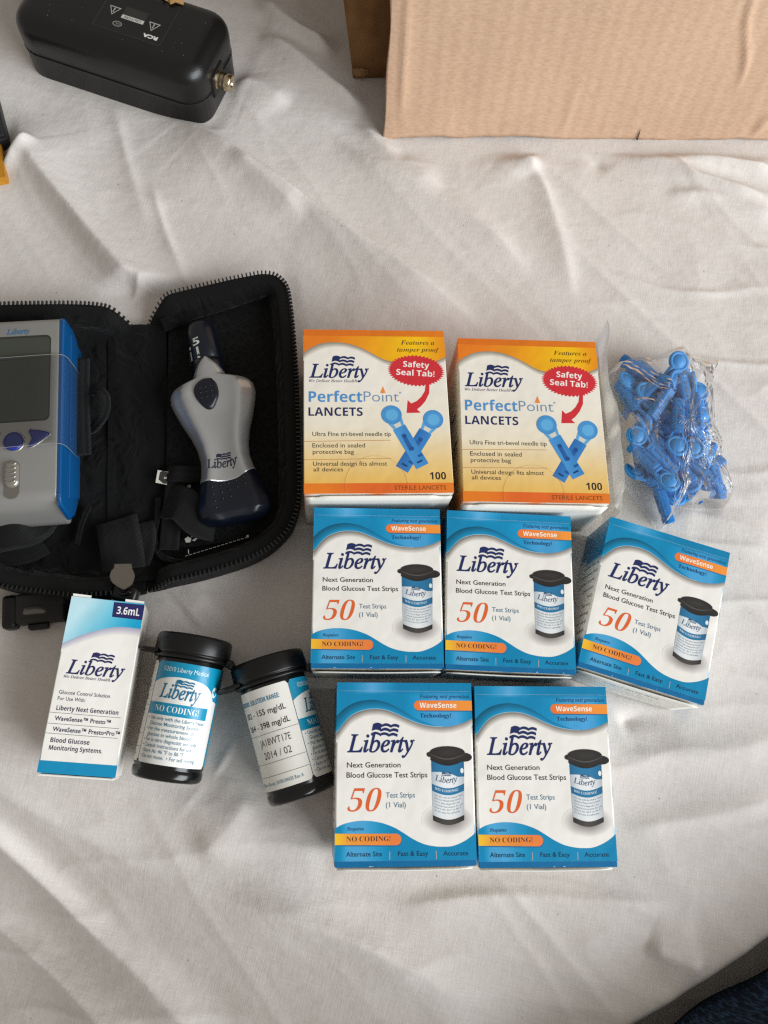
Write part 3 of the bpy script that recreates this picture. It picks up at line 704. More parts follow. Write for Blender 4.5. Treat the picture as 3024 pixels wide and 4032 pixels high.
# ------------------------------------------------------------------ vials (lying on the bed)
VR, VL = 13.0, 53.0
BLK = mat('black_plastic', '0e0d0d', 0.2, spec=0.5)
BLKM = mat('black_satin', '0f0e0e', 0.36, spec=0.4)
def vial(label, head, tail, roll, tabsgn):
    """local frame: z along the axis from the foot (0) to the lid, label angle measured from +y (up when lying)"""
    root = thing('test_strip_vial', label, 'vial')
    prof = [(11.6, 0.0), (12.5, 0.5), (VR, 1.6), (VR, 3.6), (VR - 0.35, 4.1), (VR - 0.35, 4.5), (VR - 0.1, 5.0), (VR - 0.1, 42.6), (VR - 0.3, 43.2), (VR - 0.3, 44.5)]
    V, F = lathe(prof, 64); mesh('body', V, F, BLK, root, True)
    prof = [(13.2, 43.9), (14.1, 44.0), (14.3, 44.3), (14.3, 45.0), (13.7, 45.3), (13.7, 45.9), (14.5, 46.1), (14.6, 46.6), (14.4, 52.0), (13.9, 52.9), (13.0, 53.3), (5, 53.4)]
    V, F = lathe(prof, 64); lid = mesh('lid', V, F, BLKM, root, True)
    # thumb tab and hinge on the rim
    V = []; F = []; n = 24
    for z, k in ((45.3, 0.94), (45.5, 1.0), (46.4, 1.0), (46.6, 0.94)):
        for i in range(n):
            t = math.pi * (i / (n - 1)) - math.pi / 2; V.append((tabsgn * (11.5 + 10.4 * k * max(0, math.cos(t)) ** 0.8), 9.2 * k * math.sin(t), z))
    for r in range(3):
        for i in range(n): a = r * n; F.append((a + i, a + (i + 1) % n, a + n + (i + 1) % n, a + n + i))
    F.append(tuple(range(n))); F.append(tuple(3 * n + i for i in range(n)))
    mesh('thumb_tab', V, F, BLKM, lid, False)
    bm = rbox(-tabsgn * 16.6, -tabsgn * 13.2, -3.4, 3.4, 43.6, 46.6, 0.8); 
    for yy in (-2.6, 2.6): rbox(-tabsgn * 17.2, -tabsgn * 14.6, yy - 0.9, yy + 0.9, 43.0, 45.6, 0.7, 2, bm)
    bmobj('hinge', bm, BLK, lid, True)
    # wrap label: u along the arc from the seam between the two panels, y up from the label foot
    LR = VR + 0.02
    def wrap(x, y, z):
        a = roll + x / VR; r = LR + z * 1.0
        return (-r * math.sin(a), r * math.cos(a), y)
    g = Art(); y0, y1 = 5.6, 42.2
    def panel(x0, x1, col, layer, rr=1.3):
        n = int((x1 - x0) / 0.8) + 1; xs = np.linspace(x0, x1, n)
        ins = np.array([max(0, rr - min(x - x0, x1 - x)) for x in xs]); cut = rr - np.sqrt(np.maximum(rr * rr - ins ** 2, 0))
        g.strip(np.stack([xs, y0 + cut], 1), np.stack([xs, y1 - cut], 1), col, col, layer, 1)
    panel(-24.5, -0.15, 'e9e6dd', 0); panel(0.15, 29.5, 'e9e8e2', 0)
    panel(30.0, 55.0, '0f8fb2', 0)
    teal = '0c8cb0'
    xs = np.linspace(0.15, 29.5, 40); arch = np.array([36.0 + 1.0 * 0 + 0 for x in xs])
    arch = 31.2 + 5.6 * np.sqrt(np.maximum(0, 1 - ((xs - 12) / 14.0) ** 2)) - 0.22 * np.maximum(0, xs - 22); cutt = np.array([max(0, 1.3 - min(x - 0.15, 29.5 - x)) ** 2 / 1.5 for x in xs])
    g.strip(np.stack([xs, y1 - cutt], 1), np.stack([xs, np.minimum(arch, y1 - 2)], 1), teal, teal, 1, 2)
    g.strip(np.stack([np.linspace(0.15, 24.5, 34), np.full(34, 27.2)], 1), np.stack([np.linspace(0.15, 24.5, 34), np.full(34, 22.8)], 1), teal, teal, 1, 1)
    g.ellipse(26.6, 33.4, 1.5, 2.0, 'e8eef0', 2, 18); g.ellipse(27.0, 33.4, 0.8, 1.2, teal, 3, 14)
    g.build('label', root, wrap)
    t = Art()
    t.text('\u00a92010 Liberty Medical', 3.6, 21.5, 38.7, 1.6, 'd8ecf0', 3, 'b', 0.0)
    t.logo(4.3, 19.6, 29.0, 5.0, '1d6c8e', 9.6, 17.0, 33.0, 36.0, 3)
    t.text(bs('NO CODING!'), 3.6, 20.6, 24.0, 2.2, 'eef4f2', 4, 'm', -0.006, capref=bs('N'))
    for k, (s_, x1) in enumerate((('\u2022 Use only with the Liberty Next', 24), ('   Glucose Monitoring System', 22), ('\u2022 For the measurement of', 20.5), ('   glucose in whole blood', 19.6), ('\u2022 For in vitro diagnostic use only', 22.5), ('\u2022 Consult instructions for use', 21.0), ('\u2022 Store At: 46 \u00b0F to 86 \u00b0F', 18.2), ('\u2022 Do not reuse.  \u2022 For self-testing', 23))):
        t.text(s_, 1.3 if s_[0] != ' ' else 2.6, x1, 20.9 - k * 1.93, 1.3, '4a7a92', 2, 'b', 0.002)
    t.text(sb('CONTROL SOLUTION RANGE:'), -23.6, -4.4, 37.0, 1.75, '0b7a9e', 2, 'm', 0, capref=sb('H'))
    t.text('102 - 155 mg/dL', -21.5, -3.2, 32.4, 2.1, '2c2c2c', 2, 'b', 0.008); t.text('264 - 398 mg/dL', -21.5, -2.9, 27.6, 2.1, '2c2c2c', 2, 'b', 0.008)
    t.text('JA18WT17E', -17.2, -4.2, 21.4, 2.5, '2c2c2c', 2, 'b', -0.006); t.text('2014 / 02', -16.6, -5.2, 16.8, 2.5, '2c2c2c', 2, 'b', -0.006)
    t.text('Made in Korea | 8100-04430 Rev A', -23.0, -3.4, 7.4, 1.3, '4a8094', 2, 'b', 0.0)
    for y in (25.6, 15.2, 10.6):
        n = 20; xs = np.linspace(-24.3, -0.3, n); t.strip(np.stack([xs, np.full(n, y)], 1), np.stack([xs, np.full(n, y + 0.13)], 1), '5a5856', '5a5856', 2, 1)
    t.strip([(-0.1, y0 + 1), (-0.1, y1 - 1)], [(0.1, y0 + 1), (0.1, y1 - 1)], '6a7a7e', '6a7a7e', 1, 1)
    t.build('lettering', root, lambda x, y, z: wrap(x, y, z + 0.05))
    hd, tl = np.array(head), np.array(tail)
    ax = Vector(hd - tl).normalized(); up = Vector((0, 0, 1)); up = (up - ax * up.dot(ax)).normalized(); xx = up.cross(ax)
    M = Matrix(((xx.x, up.x, ax.x, 0), (xx.y, up.y, ax.y, 0), (xx.z, up.z, ax.z, 0), (0, 0, 0, 1)))
    root.matrix_world = Matrix.Translation(Vector(tl) * MM) @ M
    mid = (hd + tl) / 2; foot.append((mid[0], mid[1], 13, 25, math.atan2(ax.y, ax.x) - math.pi / 2))
vial('black vial with a teal label, lying beside the narrow carton', (-60.0, 28.5, 14.2), (-55.8, -24.2, 13.0), math.radians(-50), 1)
vial('black vial with a white range label, leaning against the front boxes', (-30.4, 25.6, 14.2), (-4.4, -18.6, 13.0), math.radians(27), 1)
#MORE
# ------------------------------------------------------------------ open zip case
def fabric(name, col, scale, strength, dist, rough=0.9, kind='noise', col2=None):
    m = bpy.data.materials.new(name); m.use_nodes = True; nt = m.node_tree; b = nt.nodes['Principled BSDF']
    b.inputs['Base Color'].default_value = L4(col); b.inputs['Roughness'].default_value = rough; b.inputs['Specular IOR Level'].default_value = 0.25
    b.inputs['Sheen Weight'].default_value = 0.06; b.inputs['Sheen Roughness'].default_value = 0.5
    tc = nt.nodes.new('ShaderNodeTexCoord'); bp = nt.nodes.new('ShaderNodeBump'); bp.inputs['Strength'].default_value = strength; bp.inputs['Distance'].default_value = dist
    if kind == 'noise': n = nt.nodes.new('ShaderNodeTexNoise'); n.inputs['Scale'].default_value = scale; n.inputs['Detail'].default_value = 5; out = n.outputs['Fac']
    elif kind == 'net':
        n = nt.nodes.new('ShaderNodeTexVoronoi'); n.feature = 'DISTANCE_TO_EDGE'; n.inputs['Scale'].default_value = scale; out = n.outputs['Distance']
        r = nt.nodes.new('ShaderNodeValToRGB'); r.color_ramp.elements[0].position = 0.02; r.color_ramp.elements[1].position = 0.12; r.color_ramp.elements[0].color = L4(col2); r.color_ramp.elements[1].color = L4(col)
        nt.links.new(n.outputs['Distance'], r.inputs['Fac']); nt.links.new(r.outputs['Color'], b.inputs['Base Color']); bp.invert = True
    else:
        n = nt.nodes.new('ShaderNodeTexWave'); n.wave_type = 'BANDS'; n.bands_direction = kind; n.inputs['Scale'].default_value = scale; n.inputs['Distortion'].default_value = 1.2; n.inputs['Detail'].default_value = 2; out = n.outputs['Fac']
    nt.links.new(tc.outputs['Object'], n.inputs['Vector']); nt.links.new(out, bp.inputs['Height']); nt.links.new(bp.outputs['Normal'], b.inputs['Normal'])
    return m
def soft_folds(m):
    nt = m.node_tree; b = nt.nodes['Principled BSDF']; old = b.inputs['Normal'].links[0].from_socket; tc = nt.nodes.new('ShaderNodeTexCoord'); n = nt.nodes.new('ShaderNodeTexNoise'); n.inputs['Scale'].default_value = 75; n.inputs['Detail'].default_value = 3; n.inputs['Distortion'].default_value = 1.5
    bp = nt.nodes.new('ShaderNodeBump'); bp.inputs['Strength'].default_value = 0.8; bp.inputs['Distance'].default_value = 0.006; nt.links.new(tc.outputs['Object'], n.inputs['Vector']); nt.links.new(n.outputs['Fac'], bp.inputs['Height']); nt.links.new(old, bp.inputs['Normal']); nt.links.new(bp.outputs['Normal'], b.inputs['Normal'])
LINING = fabric('black_lining', '080808', 300, 0.5, 0.0006)
NET = fabric('black_netting', '050505', 330, 0.8, 0.0008, kind='net', col2='141414')
WEB = fabric('black_webbing', '0a0a0a', 620, 0.9, 0.0006, kind='Y')
TAPE = fabric('zip_tape', '0a0a0a', 620, 0.8, 0.0005, kind='X')
k3 = 1240 / 1659
def c3(x, y): return (x * k3, 1000 + y * k3)
soft_folds(LINING)
ZR = 15.0
r_top = [(733, 376), (745, 330), (775, 272), (820, 237), (900, 203), (1050, 167), (1200, 132), (1340, 104), (1400, 99), (1450, 108), (1490, 138), (1515, 180), (1530, 260), (1545, 400), (1560, 600), (1567, 800), (1572, 1000), (1576, 1150), (1576, 1250), (1566, 1330), (1530, 1430), (1470, 1500), (1400, 1556), (1300, 1608), (1150, 1658), (1000, 1698), (850, 1728), (745, 1745)]
l_top = [(720, 378), (700, 356), (660, 318), (600, 285), (520, 266), (400, 258), (200, 258), (0, 262), (-120, 268), (-190, 300), (-225, 380), (-240, 500), (-240, 900), (-240, 1300), (-235, 1560), (-205, 1640), (-140, 1690), (0, 1745), (200, 1775), (400, 1797), (580, 1785), (730, 1752)]
def world(pts, z): return np.array([at(*c3(x, y), z) for x, y in pts])
caseroot = thing('zip_case', 'open black zipped case holding the silver meter and lancing pen', 'case', at(*c3(740, 1750), 0))
O0 = np.array(at(*c3(740, 1750), 0))
def smooth01(t): t = np.clip(t, 0, 1); return t * t * (3 - 2 * t)
def tray(rim_pts, name, nseg=150, seed=1):
    rim = world(rim_pts, ZR)[:, :2]; rim = spline(rim, nseg)
    a, b = rim[0], rim[-1]
    n_sp = 40; sp = np.array([b + (a - b) * t for t in np.linspace(0, 1, n_sp + 2)[1:-1]])
    loop = np.vstack([rim, sp]); N = len(loop)
    area = 0.5 * np.sum(loop[:, 0] * np.roll(loop[:, 1], -1) - np.roll(loop[:, 0], -1) * loop[:, 1])
    if area < 0: loop = loop[::-1]; 
    d = np.roll(loop, -1, 0) - np.roll(loop, 1, 0); d /= np.linalg.norm(d, axis=1)[:, None] + 1e-9; nrm = np.stack([-d[:, 1], d[:, 0]], 1)   # inward
    for _ in range(6): nrm = (np.roll(nrm, 1, 0) + nrm + np.roll(nrm, -1, 0)); nrm /= np.linalg.norm(nrm, axis=1)[:, None]
    # rim height falls towards the spine
    sd = b - a; sl = np.linalg.norm(sd); sn = np.array([-sd[1], sd[0]]) / sl
    ds = np.abs((loop - a) @ sn); fz = 0.24 + 0.76 * smooth01((ds - 1) / 12)
    prof = [(1.6, 0.0), (0.2, 1.2), (-0.4, 4), (-0.2, 9), (0.0, ZR - 1.6), (0.5, ZR - 0.3), (1.6, ZR), (3.2, ZR - 0.2), (5.4, ZR - 1.0), (7.4, ZR - 3.5), (8.8, 6.5), (10.0, 4.0)]
    V = []; F = []
    for off, z in prof:
        for i in range(N):
            p = loop[i] + nrm[i] * off; zz = z * fz[i] if z > 2 else z
            V.append((p[0], p[1], zz))
    cen = loop.mean(0); base = np.array([loop[i] + nrm[i] * prof[-1][0] for i in range(N)])
    levels = [0.93, 0.85, 0.75, 0.65, 0.55, 0.44, 0.33, 0.22, 0.11]
    for k in levels:
        for i in range(N):
            p = cen + (base[i] - cen) * k; z = 3.0 + 1.5 * float(noise2(np.array(p[0] / 9.0), np.array(p[1] / 13.0), seed, 3)) + 0.3 * math.sin(p[0] / 2.2 + p[1] / 9)
            V.append((p[0], p[1], z))
    rows = len(prof) + len(levels)
    for r in range(rows - 1):
        for i in range(N): j = (i + 1) % N; F.append((r * N + i, r * N + j, (r + 1) * N + j, (r + 1) * N + i))
    F.append(tuple((rows - 1) * N + i for i in range(N)))
    V = [tuple(np.array(v) - O0) for v in V]
    o = mesh(name, V, F, LINING, caseroot, True)
    # materials: outside and rim in ribbed tape
    o.data.materials.append(TAPE)
    for r in range(8):
        for i in range(N): o.data.polygons[r * N + i].material_index = 1
    # teeth
    bm = bmesh.new(); rim3 = spline(world(rim_pts, ZR), 1400); acc = 0.0; last = rim3[0]; cnt = 0
    TV = []; TF = []
    for i in range(1, len(rim3) - 1):
        acc += np.linalg.norm(rim3[i] - rim3[i - 1])
        if acc >= 1.72:
            acc = 0; t = rim3[i + 1] - rim3[i - 1]; t /= np.linalg.norm(t); n_ = np.array([-t[1], t[0], 0]); 
            if area > 0 and False: n_ = -n_
            dsp = abs((rim3[i][:2] - a) @ sn); zf = 0.24 + 0.76 * float(smooth01((dsp - 1) / 12)); z0 = ZR * zf
            inw = nrm[np.argmin(np.hypot(*(loop - rim3[i][:2]).T))]; n_ = np.array([inw[0], inw[1], 0])
            b0 = len(TV)
            for (s1, s2, s3) in ((-1, 0, -0.6), (1, 0, -0.6), (1, 1, -0.6), (-1, 1, -0.6), (-0.8, 0.1, 0.7), (0.8, 0.1, 0.7), (0.8, 0.9, 0.7), (-0.8, 0.9, 0.7)):
                p = rim3[i] * [1, 1, 0] + np.array([0, 0, z0]) + t * s1 * 0.36 + n_ * (-1.0 + 2.1 * s2) + np.array([0, 0, s3]); TV.append(p - O0)
            for f in ((0, 3, 2, 1), (4, 5, 6, 7), (0, 1, 5, 4), (1, 2, 6, 5), (2, 3, 7, 6), (3, 0, 4, 7)): TF.append(tuple(b0 + q for q in f))
    bm.free()
    z_ = mesh('zip_teeth', TV, TF, mat('zip_plastic', '1a1a1a', 0.3, spec=0.6), caseroot); z_['kind'] = 'stuff'
    foot.append((cen[0], cen[1], 34, 66, math.radians(24)))
    return loop
tray(r_top, 'tray', seed=4)
tray(l_top, 'tray', seed=11)
# spine cloth joining the halves
a0, a1 = at(*c3(728, 380), 2), at(*c3(742, 1748), 2)
V = []; F = []; nx = 12; ny = 60
dirv = (a0 - a1); perp = np.array([dirv[1], -dirv[0], 0]) / np.linalg.norm(dirv)
for j in range(ny + 1):
    for i in range(nx + 1):
        p = a1 + dirv * (0.01 + 0.98 * j / ny) + perp * (-13 + 26 * i / nx); u = i / nx
        z = 3.9 + 1.3 * math.sin(u * math.pi) + 0.7 * math.sin(u * 14 + j * 0.11) * (0.4 + 0.6 * math.sin(j * 0.2) ** 2)
        V.append((p[0] - O0[0], p[1] - O0[1], z))
for j in range(ny):
    for i in range(nx): a = j * (nx + 1) + i; F.append((a, a + 1, a + nx + 2, a + nx + 1))
mesh('spine_cloth', V, F, LINING, caseroot, True)
# netting pocket in the right half
def patch(name, pts, z, m, parent=caseroot, bul=0.0, nu=24, nv=24, thick=0.0):
    q = [at(*c3(x, y), z) for x, y in pts]; V = []; F = []
    for j in range(nv + 1):
        for i in range(nu + 1):
            u, v = i / nu, j / nv; p = (q[0] * (1 - u) + q[1] * u) * (1 - v) + (q[3] * (1 - u) + q[2] * u) * v
            p = p + np.array([0, 0, bul * math.sin(math.pi * u) * math.sin(math.pi * v) + 0.4 * float(noise2(np.array(p[0] / 6), np.array(p[1] / 6), 21, 2)) * (bul != 0)]); V.append(p - O0)
    for j in range(nv):
        for i in range(nu): a = j * (nu + 1) + i; F.append((a, a + 1, a + nu + 2, a + nu + 1))
    o = mesh(name, V, F, m, parent, True)
    if thick: s = o.modifiers.new('thickness', 'SOLIDIFY'); s.thickness = thick * MM; s.offset = 1
    return o
patch('net_pocket', [(890, 330), (1460, 215), (1495, 1480), (870, 1560)], 5.6, NET, bul=1.2)
def band(name, pts, w, m=WEB, z=6.0, arch=0.0, parent=caseroot, thick=1.0):
    """webbing strip along photo points"""
    P = spline([at(*c3(x, y), zz) for x, y, zz in pts], 40); V = []; F = []
    for i, p in enumerate(P):
        t = P[min(i + 1, 39)] - P[max(i - 1, 0)]; t /= np.linalg.norm(t); n = np.cross(t, (0, 0, 1.0)); n /= np.linalg.norm(n) + 1e-9
        for k in range(7): V.append(p + n * w * (k / 6 - 0.5) + np.array([0, 0, 0.25 * math.sin(k * 2.1)]) - O0)
    for i in range(39):
        for k in range(6): a = i * 7 + k; F.append((a, a + 1, a + 8, a + 7))
    o = mesh(name, V, F, m, parent, True); s = o.modifiers.new('thickness', 'SOLIDIFY'); s.thickness = thick * MM; s.offset = 1
    return o
band('elastic_loop', [(885, 1160, 7), (930, 1160, 10), (1000, 1165, 9), (1090, 1170, 6)], 7)
band('elastic_loop', [(880, 1310, 7), (960, 1320, 13), (1050, 1400, 12), (1130, 1430, 7)], 15)
band('elastic_strip', [(935, 1130, 7.4), (915, 1300, 7.6), (900, 1450, 7.4), (890, 1560, 7)], 8)
band('elastic_strip', [(440, 555, 11), (438, 700, 11), (440, 850, 11), (447, 1060, 11)], 5.5)
band('webbing_loop', [(455, 735, 9), (520, 725, 14), (555, 770, 15), (545, 850, 13), (500, 915, 8), (460, 930, 6)], 4.5)
band('webbing_loop', [(-40, 1500, 12), (60, 1480, 14), (140, 1465, 13), (195, 1445, 9), (225, 1410, 6)], 13)
band('webbing_loop', [(-40, 1570, 5), (60, 1590, 6), (160, 1570, 6), (235, 1530, 5)], 9)
band('webbing_tab', [(618, 1405, 6), (630, 1480, 9.5), (645, 1570, 10.5), (655, 1660, 9)], 17)
band('webbing_tab', [(760, 1420, 6), (765, 1480, 8), (755, 1560, 8), (735, 1620, 6)], 9)
band('piping', [(470, 1330, 6), (430, 1420, 6), (405, 1530, 6)], 2.2, LINING)
band('piping', [(830, 1290, 6), (825, 1400, 6.5), (812, 1500, 6.5), (850, 1600, 6), (1000, 1640, 5)], 2.0, LINING)
#band('piping', [(750, 915, 5.6), (800, 900, 6.6), (830, 960, 6.2), (800, 1060, 5.2)], 2.4, LINING)
band('piping', [(860, 380, 7), (1000, 320, 9), (1200, 260, 9.5), (1400, 190, 9)], 6.0, LINING)
# white card tucked under the elastic, and slips seen through the netting
q = Art(); px = lambda x, y: tuple((at(*c3(x, y), 8.2) - O0)[:2])
q.poly([px(832, 1140), px(888, 1150), px(880, 1218), px(820, 1206)], 'e6e2d6', 0)
q.poly([px(843, 1152), px(856, 1144), px(888, 1152), px(882, 1212), px(862, 1212), px(836, 1190)], '3a3a36', 1)
q.poly([px(866, 1176), px(884, 1178), px(883, 1188), px(864, 1186)], 'c8c6bc', 2)
q.build('care_tag', caseroot, lambda x, y, z: (x, y, 8.6 + z))
q = Art()
for P in ([(972, 1500), (990, 1488), (1008, 1498), (1002, 1518), (980, 1520)], [(1000, 1478), (1022, 1474), (1032, 1486), (1010, 1490)], [(1012, 1508), (1030, 1496), (1044, 1496), (1024, 1512)], [(1010, 1268), (1030, 1262), (1040, 1270), (1020, 1280)], [(1035, 1282), (1052, 1276), (1056, 1292)], [(985, 1218), (1003, 1214), (1006, 1228), (990, 1232)], [(990, 1246), (1008, 1244), (1010, 1256), (994, 1258)], [(1296, 1484), (1308, 1478), (1311, 1490), (1300, 1496)], [(990, 1556), (994, 1556), (996, 1580), (991, 1580)]):
    q.poly([px(*p) for p in P], 'b8b6ae' if P[0][1] > 1300 else '9c9a92', 0)
for k in range(16):
    xa = 975 + k * 21; ya = 1590 - k * 6.4; q.poly([px(xa, ya), px(xa + 15, ya - 4.6), px(xa + 15, ya - 1.6), px(xa, ya + 3)], 'a8a69e', 0)
cs = q.build('slip_print', caseroot, lambda x, y, z: (x, y, 8.0 + z)); cs['kind'] = 'stuff'
# zip slider and its metal pull
SIL = mat('pull_metal', '8a847a', 0.35, metal=0.9)
P = [px_ for px_ in [(603, 1636), (697, 1634), (696, 1655), (706, 1675), (713, 1695), (706, 1725), (690, 1750), (655, 1772), (622, 1755), (590, 1730), (580, 1700), (588, 1672), (606, 1655)]]
W3 = [at(*c3(x, y), 17) - O0 for x, y in P]
bm = bmesh.new(); vs = [bm.verts.new(tuple(p * MM)) for p in W3]; f = bm.faces.new(vs); r_ = bmesh.ops.extrude_face_region(bm, geom=[f])
for v in [g for g in r_['geom'] if isinstance(g, bmesh.types.BMVert)]: v.co.z += 0.0012
bmesh.ops.bevel(bm, geom=[e for e in bm.edges], offset=0.0003, segments=2, affect='EDGES')
pull = bmobj('zip_pull', bm, SIL, caseroot)
sc_ = at(*c3(660, 1790), 13) - O0
bm = rbox(sc_[0] - 5, sc_[0] + 5, sc_[1] - 3.5, sc_[1] + 3.5, sc_[2] - 4, sc_[2] + 2, 1.5)
sl = bmobj('zip_slider', bm, BLKM, caseroot, True)
ring = [at(*c3(655 + 30 * math.cos(t), 1768 + 26 * math.sin(t)), 15.5 + 1.5 * math.cos(t)) - O0 for t in np.linspace(0.3, math.pi - 0.3, 16)]
V, F = tube(ring, 0.9, 8); mesh('pull_ring', V, F, BLK, pull, True)

# belt clip sticking out from under the case
def frame_of(p0, p1):
    d = np.array(p1) - np.array(p0); return math.atan2(d[1], d[0]), np.hypot(d[0], d[1])
p0, p1 = at(*c3(60, 1880), 5), at(*c3(345, 1850), 5)
an, ln = frame_of(p0, p1)
clip = thing('belt_clip', 'black belt clip lying left of the narrow carton, below the case', 'clip', (p0[0], p0[1], 0), an)
CLIPM = mat('clip_plastic', '23211e', 0.55, spec=0.35)
bm = rbox(2, ln, -6.0, 6.2, 0.4, 7.4, 1.2); bmobj('plate', bm, CLIPM, clip)
bm = rbox(-3.5, 2.4, -7.4, 6.4, 0.2, 6.8, 1.6); rbox(6, 14, -8.4, -5.6, 1, 4.5, 0.9, 2, bm); bmobj('end_loop', bm, BLKM, clip)
bm = rbox(ln - 1, ln + 16, -7.0, 8.0, 0.3, 4.0, 1.0); bmobj('strap', bm, WEB, clip)
foot.append((p0[0] + 18, p0[1], 20, 8, an))

# ------------------------------------------------------------------ glucose meter
MB = np.array([-125.07, 68.5, 0]); MA = math.radians(18.89); MZ = 29.0
meter = thing('glucose_meter', 'silver and blue glucose meter with a grey screen, cut off by the left edge', 'meter', (MB[0], MB[1], 0), MA)
SILV = mat('silver_plastic', 'a09f9b', 0.32, metal=0.55, spec=0.5, bump=(2500, 0.03, 0.0002))
BLUE = mat('blue_plastic', '06487c', 0.3, spec=0.5)
MW = 56.0; ML = 76.8
# silver shell: face with rounded long edge, sloping foot
prof = []   # (y, z) outline of the shell seen from the side
prof = [(-7.0, 11.5), (-6.2, 10.0), (3, 7.0), (74, 7.0), (79.5, 10.0), (80.3, 13), (79.0, 26.0), (77.6, 28.3), (75.8, 29.0), (2.5, 29.0), (0.0, 28.4), (-2.0, 26.6), (-6.6, 14.5)]
def extrude_yz(prof, xs, m, name, parent, bev=1.2):
    bm = bmesh.new(); vs = [bm.verts.new((xs[0] * MM, y * MM, z * MM)) for y, z in prof]; f = bm.faces.new(vs)
    r = bmesh.ops.extrude_face_region(bm, geom=[f]); 
    for v in [g for g in r['geom'] if isinstance(g, bmesh.types.BMVert)]: v.co.x = xs[1] * MM
    if bev:
        ed = [e for e in bm.edges if abs(e.verts[0].co.x - e.verts[1].co.x) < 1e-7]; bmesh.ops.bevel(bm, geom=ed, offset=bev * MM, segments=3, profile=0.5, affect='EDGES')
    o = bmobj(name, bm, m, parent, False)
    o.data.polygons.foreach_set('use_smooth', [True] * len(o.data.polygons)); e = o.modifiers.new('edges', 'EDGE_SPLIT'); e.split_angle = math.radians(38)
    return o
extrude_yz(prof, (-MW, -0.6), SILV, 'shell', meter, 0.9)
bp_ = [(-4.2, 27.0), (-1.2, 28.4), (1.0, 28.7), (76.2, 28.7), (78.4, 27.6), (79.4, 25.5), (80.0, 15), (78.5, 9.5), (72, 5.2), (4, 5.2), (-3.0, 9.2), (-6.4, 15)]
extrude_yz(bp_, (-1.2, 0.9), BLUE, 'side_panel', meter, 1.6)
extrude_yz([(1, 20), (75, 20), (74, 6.5), (5, 6.5)], (0.4, 1.6), BLUE, 'side_grip', meter, 0.5)
# screen, window frame
bm = rbox(-46, -4.4, 0, 1, 28.2, 29.0, 0)   # placeholder replaced below
bm.free()
def quadbox(pts, z0, z1, m, name, parent, bev=0.4):
    bm = bmesh.new(); vs = [bm.verts.new((x * MM, y * MM, z0 * MM)) for x, y in pts]; f = bm.faces.new(vs); r = bmesh.ops.extrude_face_region(bm, geom=[f])
    for v in [g for g in r['geom'] if isinstance(g, bmesh.types.BMVert)]: v.co.z = z1 * MM
    if bev: bmesh.ops.bevel(bm, geom=[e for e in bm.edges if e.verts[0].co.z > (z1 - 0.01) * MM and e.verts[1].co.z > (z1 - 0.01) * MM], offset=bev * MM, segments=2, affect='EDGES')
    return bmobj(name, bm, m, parent)
def rrect(x0, x1, y0, y1, r, n=6):
    out = []
    for cx, cy, a0_ in ((x1 - r, y1 - r, 0), (x0 + r, y1 - r, 90), (x0 + r, y0 + r, 180), (x1 - r, y0 + r, 270)):
        for k in range(n + 1): a = math.radians(a0_ + 90 * k / n); out.append((cx + r * math.cos(a), cy + r * math.sin(a)))
    return out
fr_ = quadbox(rrect(-48, -3.9, 31.6, 70.2, 2.2), 28.7, 29.06, mat('screen_edge', '2e2e28', 0.5), 'screen_frame', meter, 0.0)
quadbox(rrect(-47.6, -4.4, 32.2, 69.2, 1.9), 28.8, 29.14, mat('lcd_glass', '42443a', 0.16, spec=0.5, var=(60, '3a4038', 0.3, 0.7)), 'screen', meter, 0.0)
NB = mat('button_blue', '22308a', 0.35, spec=0.5)
RIM = mat('button_rim', 'b4b0a6', 0.25, metal=0.7)
def dome(name, pts, z0, h, m, parent):
    c = np.mean(np.array(pts), 0); V = []; F = []; n = len(pts)
    for k, zz in ((1.0, 0), (0.97, h * 0.55), (0.86, h * 0.9), (0.6, h), (0.25, h)):
        for p in pts: V.append((c[0] + (p[0] - c[0]) * k, c[1] + (p[1] - c[1]) * k, z0 + zz))
    for r in range(4):
        for i in range(n): j = (i + 1) % n; F.append((r * n + i, r * n + j, (r + 1) * n + j, (r + 1) * n + i))
    F.append(tuple(4 * n + i for i in range(n))); return mesh(name, V, F, m, parent, True)
circ = [(-17.4 + 3.9 * math.cos(t), 23.3 + 4.0 * math.sin(t)) for t in np.linspace(0, 2 * math.pi, 32, endpoint=False)]
arr = spline([(x + 0.7, y) for x, y in [(-11.9, 28.0), (-8, 27.4), (-4.8, 26.3), (-4.5, 25.2), (-7, 23.3), (-11, 20.6), (-12.2, 21.0), (-11.2, 23.8), (-12.4, 27.0), (-11.9, 28.0)]], 40)[:-1].tolist()
arl = [(-34.8 - x, y + 0.0) for x, y in arr]
for P in (circ, arr, arl):
    b_ = dome('button', P, 29.0, 1.1, NB, meter); c = np.mean(np.array(P), 0)
    V, F = tube([(c[0] + (p[0] - c[0]) * 1.05, c[1] + (p[1] - c[1]) * 1.05, 29.1) for p in P + [P[0]]], 0.35, 6); mesh('rim', V, F, RIM, b_, True)
